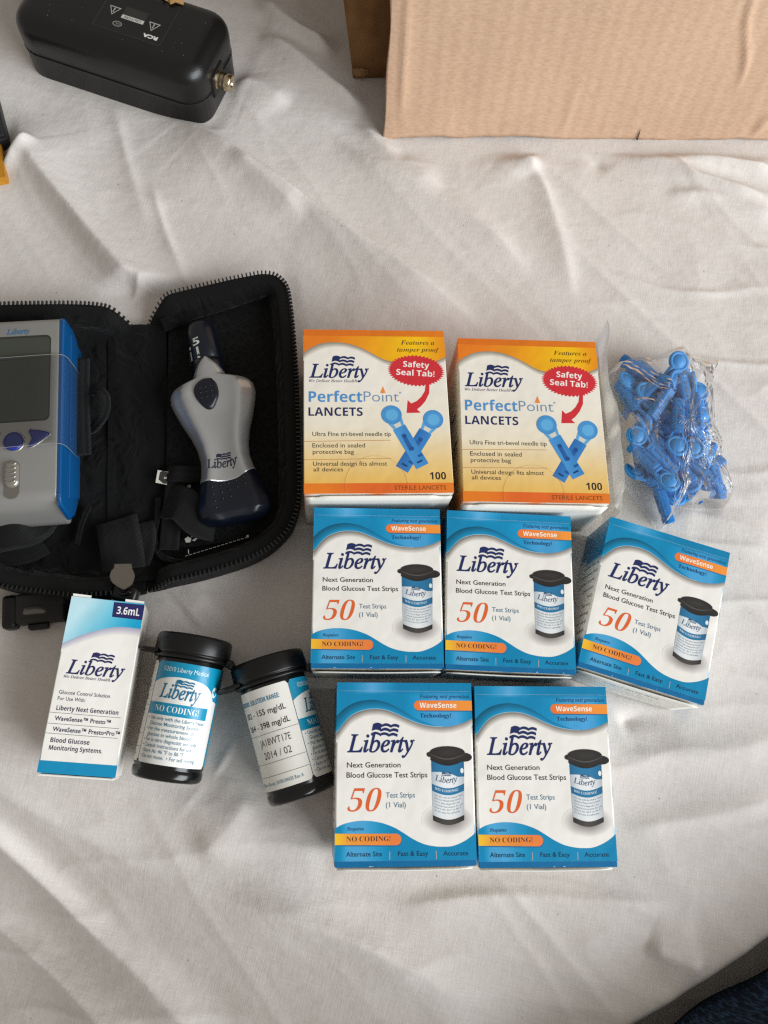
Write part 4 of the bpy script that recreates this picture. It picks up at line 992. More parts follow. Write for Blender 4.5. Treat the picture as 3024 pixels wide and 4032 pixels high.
# sliding switch, its slot, thumb notch
quadbox(rrect(-20.6, -14.6, -0.6, 15.2, 2.9), 28.8, 29.05, mat('slot_silver', '7e7a72', 0.4, metal=0.5), 'slot', meter, 0.0)
sw = dome('slide_switch', rrect(-20.4, -14.8, 3.8, 15.0, 2.7, 8), 29.0, 1.5, mat('switch_silver', 'a8a49c', 0.22, metal=0.7), meter)
V = []; F = []
for k in range(5):
    p, f_ = tube([(-19.6 + 1.0 * t, 6.4 + 1.7 * k - 0.9 * math.sin(math.pi * t / 4.0) + 0.12 * k, 30.6) for t in np.linspace(0, 4.0, 8)], 0.42, 6); b = len(V); V += [tuple(q_) for q_ in p]; F += [tuple(b + i for i in q_) for q_ in f_]
rid = mesh('grip_ridge', V, F, mat('switch_silver'), sw, True); rid['kind'] = 'stuff'
nt_ = dome('strip_port', [(-15.5 + 5.0 * math.cos(t), -4.6 + (2.3 if math.sin(t) > 0 else 2.6) * math.sin(t)) for t in np.linspace(0, 2 * math.pi, 28, endpoint=False)], 20.0, 2.4, mat('port_silver', '6c6a66', 0.3, metal=0.6), meter)
nt_.rotation_euler = (math.radians(62), 0, 0); nt_.location = (0, -0.0205, 0.0008)
l = Art(); l.text(it('Liberty'), -21.8, -12.6, 70.4 - 0.0, 2.4, '2a6a94', 1, 'm', 0.012); l.text(it('Liberty'), -21.8, -12.6, 70.4, 2.4, '2a6a94', 1, 'm', 0.012) if False else None
l.build('logo', meter, lambda x, y, z: (x, y + 0.9, 29.05 + z))
# clear sleeve over the middle of the meter
def clear(name, gl=0.08, tint=(0.93, 0.94, 0.95), haze=0.06, ior=1.4):
    m = bpy.data.materials.new(name); m.use_nodes = True; nt = m.node_tree; nt.nodes.clear()
    o = nt.nodes.new('ShaderNodeOutputMaterial'); mx = nt.nodes.new('ShaderNodeMixShader'); t = nt.nodes.new('ShaderNodeBsdfTransparent'); g = nt.nodes.new('ShaderNodeBsdfGlossy'); f = nt.nodes.new('ShaderNodeFresnel')
    d = nt.nodes.new('ShaderNodeBsdfDiffuse'); d.inputs[0].default_value = (0.85, 0.87, 0.9, 1); m2 = nt.nodes.new('ShaderNodeMixShader'); m2.inputs[0].default_value = haze
    t.inputs[0].default_value = (*tint, 1); g.inputs['Roughness'].default_value = gl; f.inputs[0].default_value = ior
    nt.links.new(t.outputs[0], m2.inputs[1]); nt.links.new(d.outputs[0], m2.inputs[2])
    nt.links.new(f.outputs[0], mx.inputs[0]); nt.links.new(m2.outputs[0], mx.inputs[1]); nt.links.new(g.outputs[0], mx.inputs[2]); nt.links.new(mx.outputs[0], o.inputs[0]); return m
SLEEVE = clear('clear_sleeve', 0.1, (0.97, 0.975, 0.98), 0.012, 1.3)
V = []; F = []; path = [(-MW, 30.4), (-30, 30.35), (-10, 30.3), (-2.0, 30.0), (-0.2, 29.6), (1.2, 28.6), (2.0, 26.0), (2.3, 20), (2.3, 12)]
ny = 14
for j in range(ny + 1):
    y = 21.0 + (60.5 - 21.0) * j / ny
    for x, z in path: V.append((x, y + (1.2 if x < -5 else 0.0) * (x / 50), z))
for j in range(ny):
    for i in range(len(path) - 1): a = j * len(path) + i; F.append((a, a + 1, a + len(path) + 1, a + len(path)))
slv = mesh('clear_sleeve', V, F, SLEEVE, meter, True)
for j in (0, ny):
    V2, F2 = tube([V[j * len(path) + i] for i in range(len(path))], 0.12, 6); mesh('hem', V2, F2, mat('sleeve_hem', '858783', 0.25, spec=0.6), slv, True)

# ------------------------------------------------------------------ lancing pen
PA = np.array([-99.85, 162.99, 0]); PAN = math.radians(26.42)
pen = thing('lancing_pen', 'silver and navy lancing pen lying in the right half of the black case', 'pen', (PA[0], PA[1], 0), PAN)
SIL2 = mat('pen_silver', 'b6b7b6', 0.28, metal=0.6, spec=0.6)
DNAVY = mat('pen_navy', '0a101c', 0.3, spec=0.5)
ZC = 12.0
def interp(tab, s): return float(np.interp(s, [t[0] for t in tab], [t[1] for t in tab]))
HWt = [(19.8, 1.0), (20.6, 2.5), (22, 4.2), (24, 5.7), (26.5, 6.9), (28.6, 7.4), (29.4, 9.0), (30.2, 13.6), (31.4, 16.4), (33.6, 18.0), (37, 18.4), (41, 17.4), (47, 15.4), (54, 12.6), (60, 10.9), (66, 10.3), (72, 11.2), (77, 12.9), (82, 14.3), (87, 15.6), (91, 15.2), (93.2, 13.0), (94.3, 9.5)]
HTt = [(17.5, 6.6), (19, 7.2), (23, 7.6), (30, 7.7), (36, 7.8), (50, 7.4), (66, 7.2), (76, 7.5), (86, 7.9), (91, 7.2), (93.2, 5.4), (94.3, 3.0)]
SS = np.linspace(19.8, 94.3, 240); sm_ = np.array([interp(HWt, s) for s in SS])
for _ in range(3): sm_[1:-1] = (sm_[:-2] + 2 * sm_[1:-1] + sm_[2:]) / 4
def HW(s): return float(np.interp(s, SS, sm_))
def HT(s): return interp(HTt, s)
NE = 2.5
def surf(x, s):
    """top of the pen at offset x across and s from the tip"""
    a = HW(s); b = HT(s); q = min(1, abs(x) / a); z = b * (1 - q ** NE) ** (1 / NE)
    rail = math.exp(-((abs(x) - 0.62 * a) / 2.6) ** 2) * 2.1 * float(smooth01((s - 28) / 8)) * (1 - 0.4 * float(smooth01((s - 80) / 10)))
    dish = -1.3 * math.exp(-(x / (0.34 * a)) ** 2) * float(smooth01((s - 40) / 8)) * (1 - float(smooth01((s - 84) / 6)))
    return ZC + z + (rail + dish) * (z / b)
def body_loft(s0, s1fun, n, m, name, parent, shrink=0.0, cap=True):
    V = []; F = []; K = 56
    for i in range(n + 1):
        for k in range(K):
            th = 2 * math.pi * k / K; c, si = math.cos(th), math.sin(th)
            s1 = s1fun(c, si); s = s0 + (s1 - s0) * i / n; a = HW(s) - shrink; b = HT(s) - shrink
            x = a * math.copysign(abs(c) ** (2 / NE), c)
            if si > 0: z = surf(x * 0.9995, s) - shrink
            else: z = ZC - b * abs(si) ** (2 / NE)
            V.append((x, -s, z))
    for i in range(n):
        for k in range(K): k2 = (k + 1) % K; F.append((i * K + k, i * K + k2, (i + 1) * K + k2, (i + 1) * K + k))
    F.append(tuple(range(K))[::-1]); F.append(tuple(n * K + k for k in range(K)))
    return mesh(name, V, F, m, parent, True)
body_loft(19.8, lambda c, s_: 75.6 + 2.0 * math.cos(2.2 * c) - 1.6 * (c ** 2) * (1 if c > 0 else -0.5), 90, SIL2, 'body', pen)
body_loft(70.0, lambda c, s_: 94.3, 50, DNAVY, 'end_grip', pen, 0.35)
# depth cap
prof = [(0.4, -1.6), (2.6, -1.4), (4.6, -0.2), (5.8, 1.8), (6.3, 5), (6.6, 10), (6.8, 19.0), (6.6, 19.2), (6.6, 19.5), (6.9, 19.7), (7.0, 26)]
V, F = lathe(prof, 48); V = [(x, -z, ZC - 0.4 + y) for x, y, z in V]; capo = mesh('depth_cap', V, F, DNAVY, pen, True)
cr = lambda s: float(np.interp(s, [p[1] for p in prof], [p[0] for p in prof]))
q = Art(); q.text('5', -1.6, 1.7, -13.0, 3.6, 'd4d8d2', 1, 'b', 0.02)
for x, y0_, y1_, w in ((0.2, -19.2, -14.0, 0.55), (-4.0, -19.0, -14.6, 0.5), (-6.6, -19.8, -16.0, 0.45)): q.poly([(x - w, y0_), (x + w, y0_), (x + w, y1_), (x - w, y1_)], 'c4ccc6', 1)
q.ellipse(-4.0, -12.9, 0.8, 0.8, 'c4ccc6', 1, 14); q.ellipse(-6.5, -13.8, 0.5, 0.6, 'c4ccc6', 1, 12); q.ellipse(-6.6, -15.0, 0.4, 0.5, 'c4ccc6', 1, 12); q.ellipse(0.2, -19.2, 0.7, 0.5, 'c4ccc6', 1, 12)
def capwrap(x, y, z):
    r = cr(-y) + z + 0.12; a = x / 6.6 - 0.42; return (r * math.sin(a), y, ZC - 0.4 + r * math.cos(a))
q.build('dial_mark', capo, capwrap)['kind'] = 'stuff'
# release button with pips
bt = [(x + -1.8, y) for x, y in spline([(2.9, -31.2), (4.6, -34.5), (4.4, -39.5), (1.6, -44.2), (-1.6, -44.4), (-4.6, -40.0), (-5.4, -35.6), (-3.6, -32.4), (-0.4, -30.9), (2.9, -31.2)], 48)[:-1].tolist()]
c = np.mean(np.array(bt), 0); V = []; F = []; n = len(bt)
for k, zz in ((1.06, -1.5), (1.0, 0.5), (0.95, 1.0), (0.8, 1.35), (0.5, 1.5), (0.2, 1.5)):
    for p in bt: x = c[0] + (p[0] - c[0]) * k; y = c[1] + (p[1] - c[1]) * k; V.append((x, y, surf(x, -y) + zz))
for r in range(5):
    for i in range(n): j = (i + 1) % n; F.append((r * n + i, r * n + j, (r + 1) * n + j, (r + 1) * n + i))
F.append(tuple(5 * n + i for i in range(n))); btn = mesh('release_button', V, F, DNAVY, pen, True)
def pips(name, pts, r, lift, parent):
    V = []; F = []
    for x, y in pts:
        z0 = surf(x, -y) + lift; b = len(V)
        for k, zz in ((1.0, -0.3), (0.8, 0.25), (0.4, 0.45)):
            for i in range(8): a = i * math.pi / 4; V.append((x + r * k * math.cos(a), y + r * k * math.sin(a), z0 + zz))
        for rr in range(2):
            for i in range(8): j = (i + 1) % 8; F.append((b + rr * 8 + i, b + rr * 8 + j, b + rr * 8 + 8 + j, b + rr * 8 + 8 + i))
        F.append(tuple(b + 16 + i for i in range(8)))
    o = mesh(name, V, F, DNAVY, parent, True); o['kind'] = 'stuff'
pips('pip', [(-2.2 + 2.3 * i, -35.2 - 2.3 * j) for i in (-1, 0, 1) for j in (0, 1, 2)], 0.6, 1.4, btn)
pips('pip', [(-7.0 + 3.3 * i, -79.6 - 2.9 * j + 0.5 * i) for i, j in ((0, 0), (1, 0), (2, 0), (3, 0), (4, 0), (0, 1), (1, 1), (2, 1), (3, 1), (4, 1), (0, 2), (1, 2), (2, 2), (0, 3))], 0.65, -0.35, pen)
q = Art(); q.logo(-7.6, 4.6, -71.6, 4.0, '20263a', -3.4, 3.0, -68.4, -65.2, 1, 0.012)
q.build('logo', pen, lambda x, y, z: (x, y, surf(x, -y) + 0.12 + z))

# ------------------------------------------------------------------ black signal amplifier at the back
an = math.atan2(285 - 292, -133 + 231)
amp = thing('signal_amplifier', 'black rounded plastic adaptor box with a metal coaxial socket, at the top left', 'adaptor', (-181.5, 281.0, 0), an - 0.03)
AMPM = mat('amp_plastic', '121212', 0.33, spec=0.45, bump=(900, 0.25, 0.0003))
HL, DP, HT_ = 49.0, 47.0, 31.0
bm = rbox(-HL, HL, 0, DP, 0.0, HT_, 0); 
bmesh.ops.bevel(bm, geom=[e for e in bm.edges if abs(e.verts[0].co.z - e.verts[1].co.z) > 0.01], offset=0.0115, segments=7, profile=0.5, affect='EDGES')
bmesh.ops.bevel(bm, geom=[e for e in bm.edges if e.verts[0].co.z > 0.03 and e.verts[1].co.z > 0.03], offset=0.0085, segments=6, profile=0.5, affect='EDGES')
bmobj('housing', bm, AMPM, amp, True)
V, F = tube([(HL * math.cos(0) - 0.0, 0, 0), (0, 0, 0)], 0.1, 4)
V = []; out = rrect(-HL - 0.12, HL + 0.12, -0.12, DP + 0.12, 11.7, 8); V, F = tube([(x, y, 13.0) for x, y in out + [out[0]]], 0.14, 6); mesh('seam', V, F, mat('seam_black', '0a0a0a', 0.6), amp, True)
met = mat('nickel', 'c9b79a', 0.22, metal=1.0)
prof = [(3.4, 0), (5.2, 0.1), (5.2, 2.2), (4.5, 2.6), (4.7, 3.0), (4.5, 3.4), (4.7, 3.8), (4.5, 4.2), (4.7, 4.6), (4.5, 5.0), (4.7, 5.4), (4.6, 9.2), (3.8, 9.6), (1.6, 9.5), (1.5, 6)]
V, F = lathe(prof, 28); V = [(HL - 1.0 + z * 0.9, 20 + x * 0.85, 14.0 + y * 0.85) for x, y, z in V]; mesh('coaxial_socket', V, F, met, amp, True)
bm = rbox(HL - 3, HL + 0.8, 13.5, 26.5, 7.5, 20.5, 1.0); bmobj('socket_base', bm, BLKM, amp)
V, F = tube([(-HL + 2, 40, 15), (-HL - 14, 44, 14), (-HL - 34, 60, 10), (-HL - 60, 78, 6)], 3.3, 12); mesh('cable', V, F, mat('cable_grey', '8f8d86', 0.5), amp, True)
lb = Art()   # rating sticker, upside down to the viewer
lb.rect(0, 0, 40, 30, '101010', 0)
for x0, y0, x1, y1 in ((0, 0, 40, 0.25), (0, 29.75, 40, 30), (0, 0, 0.25, 30), (39.75, 0, 40, 30)): lb.rect(x0, y0, x1, y1, '3e3e3c', 1)
lb.rect(12.5, 10.4, 25.5, 13.0, 'c4c2ba', 1); lb.text('CAUTION', 14.2, 24, 10.9, 1.6, '1a1a1a', 2, 'b', 0.012, flip=True)
lb.rect(12.3, 13.1, 25.7, 19.0, '2a2a28', 1)
def tri(cx, cy):
    P = [(cx - 3.4, cy + 2.9), (cx + 3.4, cy + 2.9), (cx, cy - 3.2)]; lb.poly(P, 'b4b2aa', 1); lb.poly([(cx + (x - cx) * 0.78, cy + 0.4 + (y - cy - 0.4) * 0.78) for x, y in P], '101010', 2); lb.rect(cx - 0.35, cy + 0.2, cx + 0.35, cy + 2.0, 'b4b2aa', 3); lb.ellipse(cx, cy - 0.6, 0.45, 0.45, 'b4b2aa', 3, 10)
tri(31.4, 11.2); tri(7.0, 13.6)
lb.text('RCA', 28.4, 37.0, 3.0, 2.2, 'e6e4dc', 2, 'b', 0.05, flip=True)
lb.ellipse(12.6, 5.6, 2.7, 1.9, '8e8c86', 1, 24); lb.ellipse(12.6, 5.6, 2.1, 1.4, '101010', 2, 24); lb.text('UL', 11.3, 13.9, 4.8, 1.5, '8e8c86', 3, 'b', 0.01, flip=True)
lb.build('rating_sticker', amp, lambda x, y, z: (x * 0.86 - 9.0, y * 0.86 + 12.0, HT_ + 0.05 + z))
sp = []; F = []
rs = random.Random(3)
for k in range(60):
    x = rs.uniform(-44, 46); y = rs.uniform(8.6, 38); s_ = rs.uniform(0.08, 0.26); b = len(sp)
    if -15 < x < 27 and y > 10.5: continue
    for i in range(5): a = i * 1.2566; sp.append((x + s_ * math.cos(a) * rs.uniform(0.6, 1.4), y + s_ * math.sin(a) * rs.uniform(0.6, 1.4), HT_ + 0.03))
    F.append(tuple(range(b, b + 5)))
du = mesh('dust', sp, F, mat('dust', '6e6c66', 0.9), amp); du['kind'] = 'stuff'
foot.append((-180, 320, 50, 33, an))
# torn scrap lying on it
V = []; F = []; n = 14; tp = at(660, 6, 33)
for k in range(n): a = 2 * math.pi * k / n; r_ = 1 + 0.35 * math.sin(3.1 * k) + 0.2 * math.cos(5.3 * k); V.append((tp[0] + 5.4 * r_ * math.cos(a), tp[1] + 5 + 4.6 * r_ * math.sin(a), 31.7 + 0.8 * math.sin(k * 2.3)))
V.append((tp[0], tp[1] + 5, 33.2)); F = [(k, (k + 1) % n, n) for k in range(n)]
so = mesh('torn_scrap', V, F, mat('scrap_card', 'b58c56', 0.85, bump=(700, 0.5, 0.0006)), None); s = so.modifiers.new('thickness', 'SOLIDIFY'); s.thickness = 0.0006; s.offset = 1
tag(so, 'torn tan scrap lying on top of the black adaptor box', 'scrap')

# ------------------------------------------------------------------ cardboard box at the back
def cardboard():
    m = bpy.data.materials.new('cardboard'); m.use_nodes = True; nt = m.node_tree; b = nt.nodes['Principled BSDF']; b.inputs['Roughness'].default_value = 0.85; b.inputs['Specular IOR Level'].default_value = 0.2
    tc = nt.nodes.new('ShaderNodeTexCoord'); mp = nt.nodes.new('ShaderNodeMapping'); mp.inputs['Scale'].default_value = (380, 900, 1100)
    n = nt.nodes.new('ShaderNodeTexNoise'); n.inputs['Scale'].default_value = 1; n.inputs['Detail'].default_value = 6
    n2 = nt.nodes.new('ShaderNodeTexNoise'); n2.inputs['Scale'].default_value = 30; n2.inputs['Detail'].default_value = 4
    r = nt.nodes.new('ShaderNodeValToRGB'); r.color_ramp.elements[0].position = 0.3; r.color_ramp.elements[1].position = 0.62; r.color_ramp.elements[0].color = L4('bc9c82'); r.color_ramp.elements[1].color = L4('c9aa90')
    r2 = nt.nodes.new('ShaderNodeValToRGB'); r2.color_ramp.elements[0].color = (0.86, 0.84, 0.82, 1); r2.color_ramp.elements[1].color = (1.05, 1.04, 1.02, 1)
    mu = nt.nodes.new('ShaderNodeMixRGB'); mu.blend_type = 'MULTIPLY'; mu.inputs[0].default_value = 1
    w = nt.nodes.new('ShaderNodeTexWave'); w.bands_direction = 'X'; w.inputs['Scale'].default_value = 42; w.inputs['Distortion'].default_value = 0.08
    bp = nt.nodes.new('ShaderNodeBump'); bp.inputs['Strength'].default_value = 0.22; bp.inputs['Distance'].default_value = 0.0005
    ad = nt.nodes.new('ShaderNodeMath'); ad.operation = 'ADD'
    L = nt.links.new; L(tc.outputs['Object'], mp.inputs[0]); L(mp.outputs[0], n.inputs['Vector']); L(tc.outputs['Object'], n2.inputs['Vector']); L(n.outputs['Fac'], r.inputs[0]); L(n2.outputs['Fac'], r2.inputs[0]); L(r.outputs[0], mu.inputs[1]); L(r2.outputs[0], mu.inputs[2]); L(mu.outputs[0], b.inputs['Base Color'])
    L(tc.outputs['Object'], w.inputs['Vector']); L(w.outputs['Fac'], ad.inputs[0]); L(n.outputs['Fac'], ad.inputs[1]); L(ad.outputs[0], bp.inputs['Height']); L(bp.outputs[0], b.inputs['Normal']); return m
CARD = cardboard()
CA = math.atan2(356 - 297, 154 + 46)
cbx = thing('cardboard_box', 'worn brown cardboard box with an open front flap, at the top right', 'box', (-46, 297, 0), CA)
# front flap: local x along its lower edge, leaning back to the box; creased
V = []; F = []; nx, nz = 180, 110
FL, FHt = 260.0, 170.0
creases = [([(84, 172), (88, 140), (90, 108), (97, 88), (100, 60), (96, 30), (94, -4)], 0.7, 2.4), ([(148, 175), (150, 130), (154, 104), (164, 84), (168, 60), (177, 40), (180, 18)], 0.9, 2.4), ([(9, 0), (8, 60), (10, 170)], 0.7, 2.4), ([(30, 60), (33, 120), (32, 170)], 0.35, 3.0), ([(196, 0), (215, 40), (240, 60)], 1.6, 4), ([(60, -20), (64, 70), (61, 190)], 0.3, 4.0), ([(128, -20), (131, 80), (126, 190)], 0.3, 4.0)]
gx, gz = np.meshgrid(np.linspace(0, FL, nx + 1), np.linspace(0, FHt, nz + 1)); dep = np.zeros(gx.shape)
for P, h, w in creases: d, s_, t = seg_dist(gx, gz, np.array(P, float)); dep += 1.9 * h * np.exp(-(d / (0.7 * w)) ** 2) * (0.5 + 0.5 * np.sin(t * 7 + h * 9)) * smooth01(np.minimum(t, 1 - t) * 6)
dep += 0.35 * noise2(gx / 22, gz / 30, 31, 3) + 0.0012 * (gx - 130) ** 2 * 0.02
bott = 1.0 * np.sin(gx[0] / 31.0) + 0.6 * np.sin(gx[0] / 9.0) + 0.5 * np.sin(gx[0] / 3.7) * (np.sin(gx[0] / 21.0) > 0.2) - 1.2 * (gx[0] < 14) * (14 - gx[0]) / 6
for j in range(nz + 1):
    for i in range(nx + 1):
        z = gz[j, i] * 0.955 + bott[i] * (1 - j / nz) ** 4 + 0.8; edge = 0.5 * math.sin(gz[j, i] / 7.0) * (i == 0) + 0.9 * math.sin(gz[j, i] / 23.0) * (i == 0)
        V.append((gx[j, i] + edge, gz[j, i] * 0.26 + dep[j, i] * -1.0, z))
for j in range(nz):
    for i in range(nx): a = j * (nx + 1) + i; F.append((a, a + 1, a + nx + 2, a + nx + 1))
fl = mesh('front_flap', V, F, CARD, cbx, True); s = fl.modifiers.new('thickness', 'SOLIDIFY'); s.thickness = 0.0026; s.offset = -1
# slit torn in the lower edge
sx = 135.0; V, F = tube([(sx, -0.7, 0.6), (sx + 0.2, 0.3, 3.5), (sx + 0.1, 1.1, 6.0)], [0.45, 0.3, 0.08], 6); mesh('tear', V, F, mat('tear_dark', '3a2616', 0.9), fl)
# box body behind, with its lower corner and rough end
def boxpanel(name, P, thick, parent, n=20):
    P = [np.array(p, float) for p in P]; V = []; F = []
    for j in range(n + 1):
        for i in range(n + 1):
            u, v = i / n, j / n; p = (P[0] * (1 - u) + P[1] * u) * (1 - v) + (P[3] * (1 - u) + P[2] * u) * v; V.append(p + np.array([0, -0.6 * math.sin(u * 9) * math.sin(v * 4), 0]))
    for j in range(n):
        for i in range(n): a = j * (n + 1) + i; F.append((a, a + 1, a + n + 2, a + n + 1))
    o = mesh(name, V, F, mat('shaded_kraft', '8a6641', 0.85, spec=0.2, var=(120, '7a5836', 0.35, 0.65)), parent, True); s = o.modifiers.new('thickness', 'SOLIDIFY'); s.thickness = thick * MM; s.offset = -1; return o  # darker than the flap's card: shade behind the flap is put into this colour
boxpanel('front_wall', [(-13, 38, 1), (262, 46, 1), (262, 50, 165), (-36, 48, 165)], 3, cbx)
boxpanel('end_panel', [(-13, 200, 1), (-13, 39, 1), (-36, 49, 165), (-36, 200, 165)], 3, cbx)
boxpanel('end_panel', [(240, 4, 1), (240, 50, 1), (240, 52, 165), (240, 46, 165)], 3, cbx)  # added out of view to block light entering between flap and front wall
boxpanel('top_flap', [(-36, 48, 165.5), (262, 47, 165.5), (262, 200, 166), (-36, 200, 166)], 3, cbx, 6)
V = []; rs = random.Random(5)
bm = bmesh.new(); bmesh.ops.create_icosphere(bm, subdivisions=3, radius=0.0042)
for v in bm.verts: v.co *= 1 + 0.22 * math.sin(v.co.x * 1900 + 1) * math.cos(v.co.y * 1500) + 0.1 * math.sin(v.co.z * 4000)
for v in bm.verts: v.co = Vector((v.co.x * 1.0 - 0.0095, v.co.y * 0.35 + 0.0382, v.co.z * 0.7 + 0.0045))
bmobj('frayed_corner', bm, mat('frayed_card', 'a5825a', 0.95, bump=(1200, 0.8, 0.001)), cbx, True)
foot.append((60, 350, 105, 28, CA))

# ------------------------------------------------------------------ things cut by the left edge
bt_ = thing('tool_case', 'corner of a dark grey case at the left edge, above the yellow strip', 'case', (*at(24, 538, 9)[:2], 0), math.radians(32))
bm = rbox(-60, 0, 0, 40, 0.2, 8, 0.8); bmobj('shell', bm, mat('case_dark', '1c1e20', 0.6, bump=(500, 0.3, 0.0004)), bt_)
bm = rbox(-60, -0.8, 0.8, 39, 8.0, 9.6, 0.5); bmobj('lid', bm, mat('case_dark'), bt_)
ys = thing('yellow_ruler', 'yellow strip with dark spots poking out under the dark case', 'ruler', (*at(10, 606, 5)[:2], 0), math.radians(28))
bm = rbox(-50, 0, -14, 6, 0.2, 5.2, 0.5); bmobj('bar', bm, mat('ruler_yellow', 'c88a1e', 0.45, var=(90, '9c6414', 0.35, 0.7)), ys)
for x, y, rx_, ry_ in ((-1.9, 0.2, 0.5, 0.9), (-3.4, -2.2, 0.5, 0.9), (-5.5, 1.0, 0.5, 0.8)):
    q = Art(); q.ellipse(x, y, rx_, ry_, '2c1404', 0, 16); q.build('spot', ys, lambda x, y, z: (x, y, 5.25 + z))
foot.append((-240, 240, 12, 14, 0.3))

# ------------------------------------------------------------------ clear bag of lancets
LB = mat('lancet_blue', '1a74ba', 0.42, spec=0.4); LB2 = mat('lancet_cap_blue', '2c88cc', 0.45, spec=0.4); LDK = mat('lancet_dark', '17588f', 0.5)
def make_lancet():
    root = thing('lancet', 'blue lancet', 'lancet')
    # along +x from the tail; disc head centred on x = 0
    V = []; F = []; sec = []
    for x, w, h in ((-23.3, 2.3, 2.0), (-23.0, 2.7, 2.4), (-20.6, 2.75, 2.45), (-20.4, 2.45, 2.2), (-18.2, 2.45, 2.2), (-18.0, 2.75, 2.45), (-8.2, 2.7, 2.4), (-8.0, 2.5, 2.2), (-6.6, 2.5, 2.2), (-6.3, 2.1, 1.8)):
        for k in range(16):
            t = 2 * math.pi * k / 16; V.append((x, w * math.copysign(abs(math.cos(t)) ** 0.55, math.cos(t)), h * math.copysign(abs(math.sin(t)) ** 0.55, math.sin(t))))
    for i in range(9):
        for k in range(16): k2 = (k + 1) % 16; F.append((i * 16 + k, i * 16 + k2, (i + 1) * 16 + k2, (i + 1) * 16 + k))
    F.append(tuple(range(16))[::-1]); F.append(tuple(144 + k for k in range(16)))
    body = mesh('body', V, F, LB, root, False)
    V = []; F = []
    for sz in (-1, 1):   # recesses on both flats
        for cx, rx, ry in ((-10.5, 0.8, 0.8), (-16.6, 0.8, 0.8), (-21.8, 0.35, 1.1), (-13.4, 1.9, 0.55)):
            b = len(V)
            for i in range(12): a = i * math.pi / 6; V.append((cx + rx * math.cos(a), ry * math.sin(a), sz * 2.53))
            F.append(tuple(range(b, b + 12)) if sz > 0 else tuple(range(b, b + 12))[::-1])
    rec = mesh('recess', V, F, LDK, body); rec['kind'] = 'stuff'
    prof = [(4.6, -0.9), (4.85, -0.5), (4.85, 0.5), (4.6, 0.9), (3.6, 0.95), (3.4, 0.6), (3.2, 0.6), (3.0, 1.1), (0.3, 1.15)]
    V, F = lathe(prof, 28); cap = mesh('twist_cap', V, F, LB2, root, True)
    V = []; F = []
    for sy in (-1, 1):
        b = len(V); V += [(-2.6, sy * 4.0, -0.7), (-7.0, sy * 2.2, -0.7), (-7.0, sy * 1.5, -0.7), (-3.4, sy * 2.6, -0.7), (-2.6, sy * 4.0, 0.7), (-7.0, sy * 2.2, 0.7), (-7.0, sy * 1.5, 0.7), (-3.4, sy * 2.6, 0.7)]
        F += [tuple(b + i for i in f) for f in ((0, 1, 2, 3), (4, 5, 6, 7), (0, 1, 5, 4), (1, 2, 6, 5), (2, 3, 7, 6), (3, 0, 4, 7))]
    mesh('neck', V, F, LB2, cap)
    return root
k6 = 600 / 1659
def c6(x, y): return (2340 + x * k6, 1340 + y * k6)
proto = make_lancet(); first = [True]; caps = []
def put(head, tail, z, zt, roll, label):
    hp = at(*c6(*head), z); tp_ = at(*c6(*tail), zt); ax = Vector(hp - tp_).normalized()
    up = Vector((0, 0, 1)); up = (up - ax * up.dot(ax)).normalized(); yy = up.cross(ax)
    M = Matrix(((ax.x, yy.x, up.x, 0), (ax.y, yy.y, up.y, 0), (ax.z, yy.z, up.z, 0), (0, 0, 0, 1))) @ Matrix.Rotation(math.radians(roll), 4, 'X')
    o = proto if first[0] else dup(proto); first[0] = False
    o.matrix_world = Matrix.Translation(Vector(hp) * MM) @ M
    tag(o, label, 'lancet', 'blue lancets in the clear bag')
    caps.append((hp, hp - np.array(ax) * 23.3))
G = 'blue plastic lancet lying deep in the pile inside the clear bag'
put((920, 232), (1010, 760), 17, 12, 6, 'blue lancet whose round cap sticks out topmost at the head of the bag')
put((770, 480), (400, 270), 13, 9, 74, 'blue lancet at the upper left of the bag, its cap seen edge on')
put((900, 1150), (915, 590), 17, 15, 4, 'blue lancet upright in the middle of the bag, cap downward and facing up')
put((1075, 1180), (1015, 640), 14, 13, 12, 'second upright lancet, its cap down, just right of the middle one')
put((1085, 450), (1130, 1010), 14, 14, 60, 'blue lancet at the right edge of the bag with its cap at the top')
put((462, 1040), (830, 1400), 14, 13, 5, 'blue lancet slanting down to the right from a cap at the left edge')
put((812, 1540), (440, 1180), 16, 12, -8, 'blue lancet slanting up to the left from a cap low in the bag')
put((440, 1420), (860, 1640), 7, 7, 24, 'blue lancet low at the left, cap at the left edge under the slanting pair')
put((1225, 1190), (1375, 1750), 10, 6, 20, 'blue lancet pointing down to the lower right corner of the bag')
put((640, 1450), (800, 1940), 7, 5, 84, 'blue lancet poking down out of the bottom of the pile')
put((540, 900), (300, 520), 11, 8, 78, 'blue lancet at the far left of the bag, cap edge on')
put((900, 430), (570, 910), 15, 13, 30, 'blue lancet crossing the middle of the bag under the bright crease')
put((840, 360), (420, 700), 13, 10, 66, 'blue lancet lying across the upper left under the bright crease')
put((690, 1110), (1010, 1470), 11, 12, 38, 'blue lancet with a stub end showing below the upright caps')
put((830, 1200), (1190, 1450), 8, 10, 10, 'blue lancet with a square end showing right of the stub end')
put((650, 1500), (1110, 1700), 5, 5, 0, 'blue lancet lying flat along the lower edge of the bag')
put((400, 560), (640, 1020), 6, 6, 12, G); put((820, 1040), (430, 840), 7, 6, 0, G); put((560, 300), (980, 620), 8, 7, 40, G); put((980, 1000), (520, 1260), 6, 7, 0, G)
put((1100, 1250), (780, 1560), 5, 5, 64, G); put((1120, 700), (800, 1120), 7, 7, 0, G); put((760, 640), (400, 1000), 6, 5, 80, G); put((1250, 1500), (900, 1150), 5, 7, 20, G)
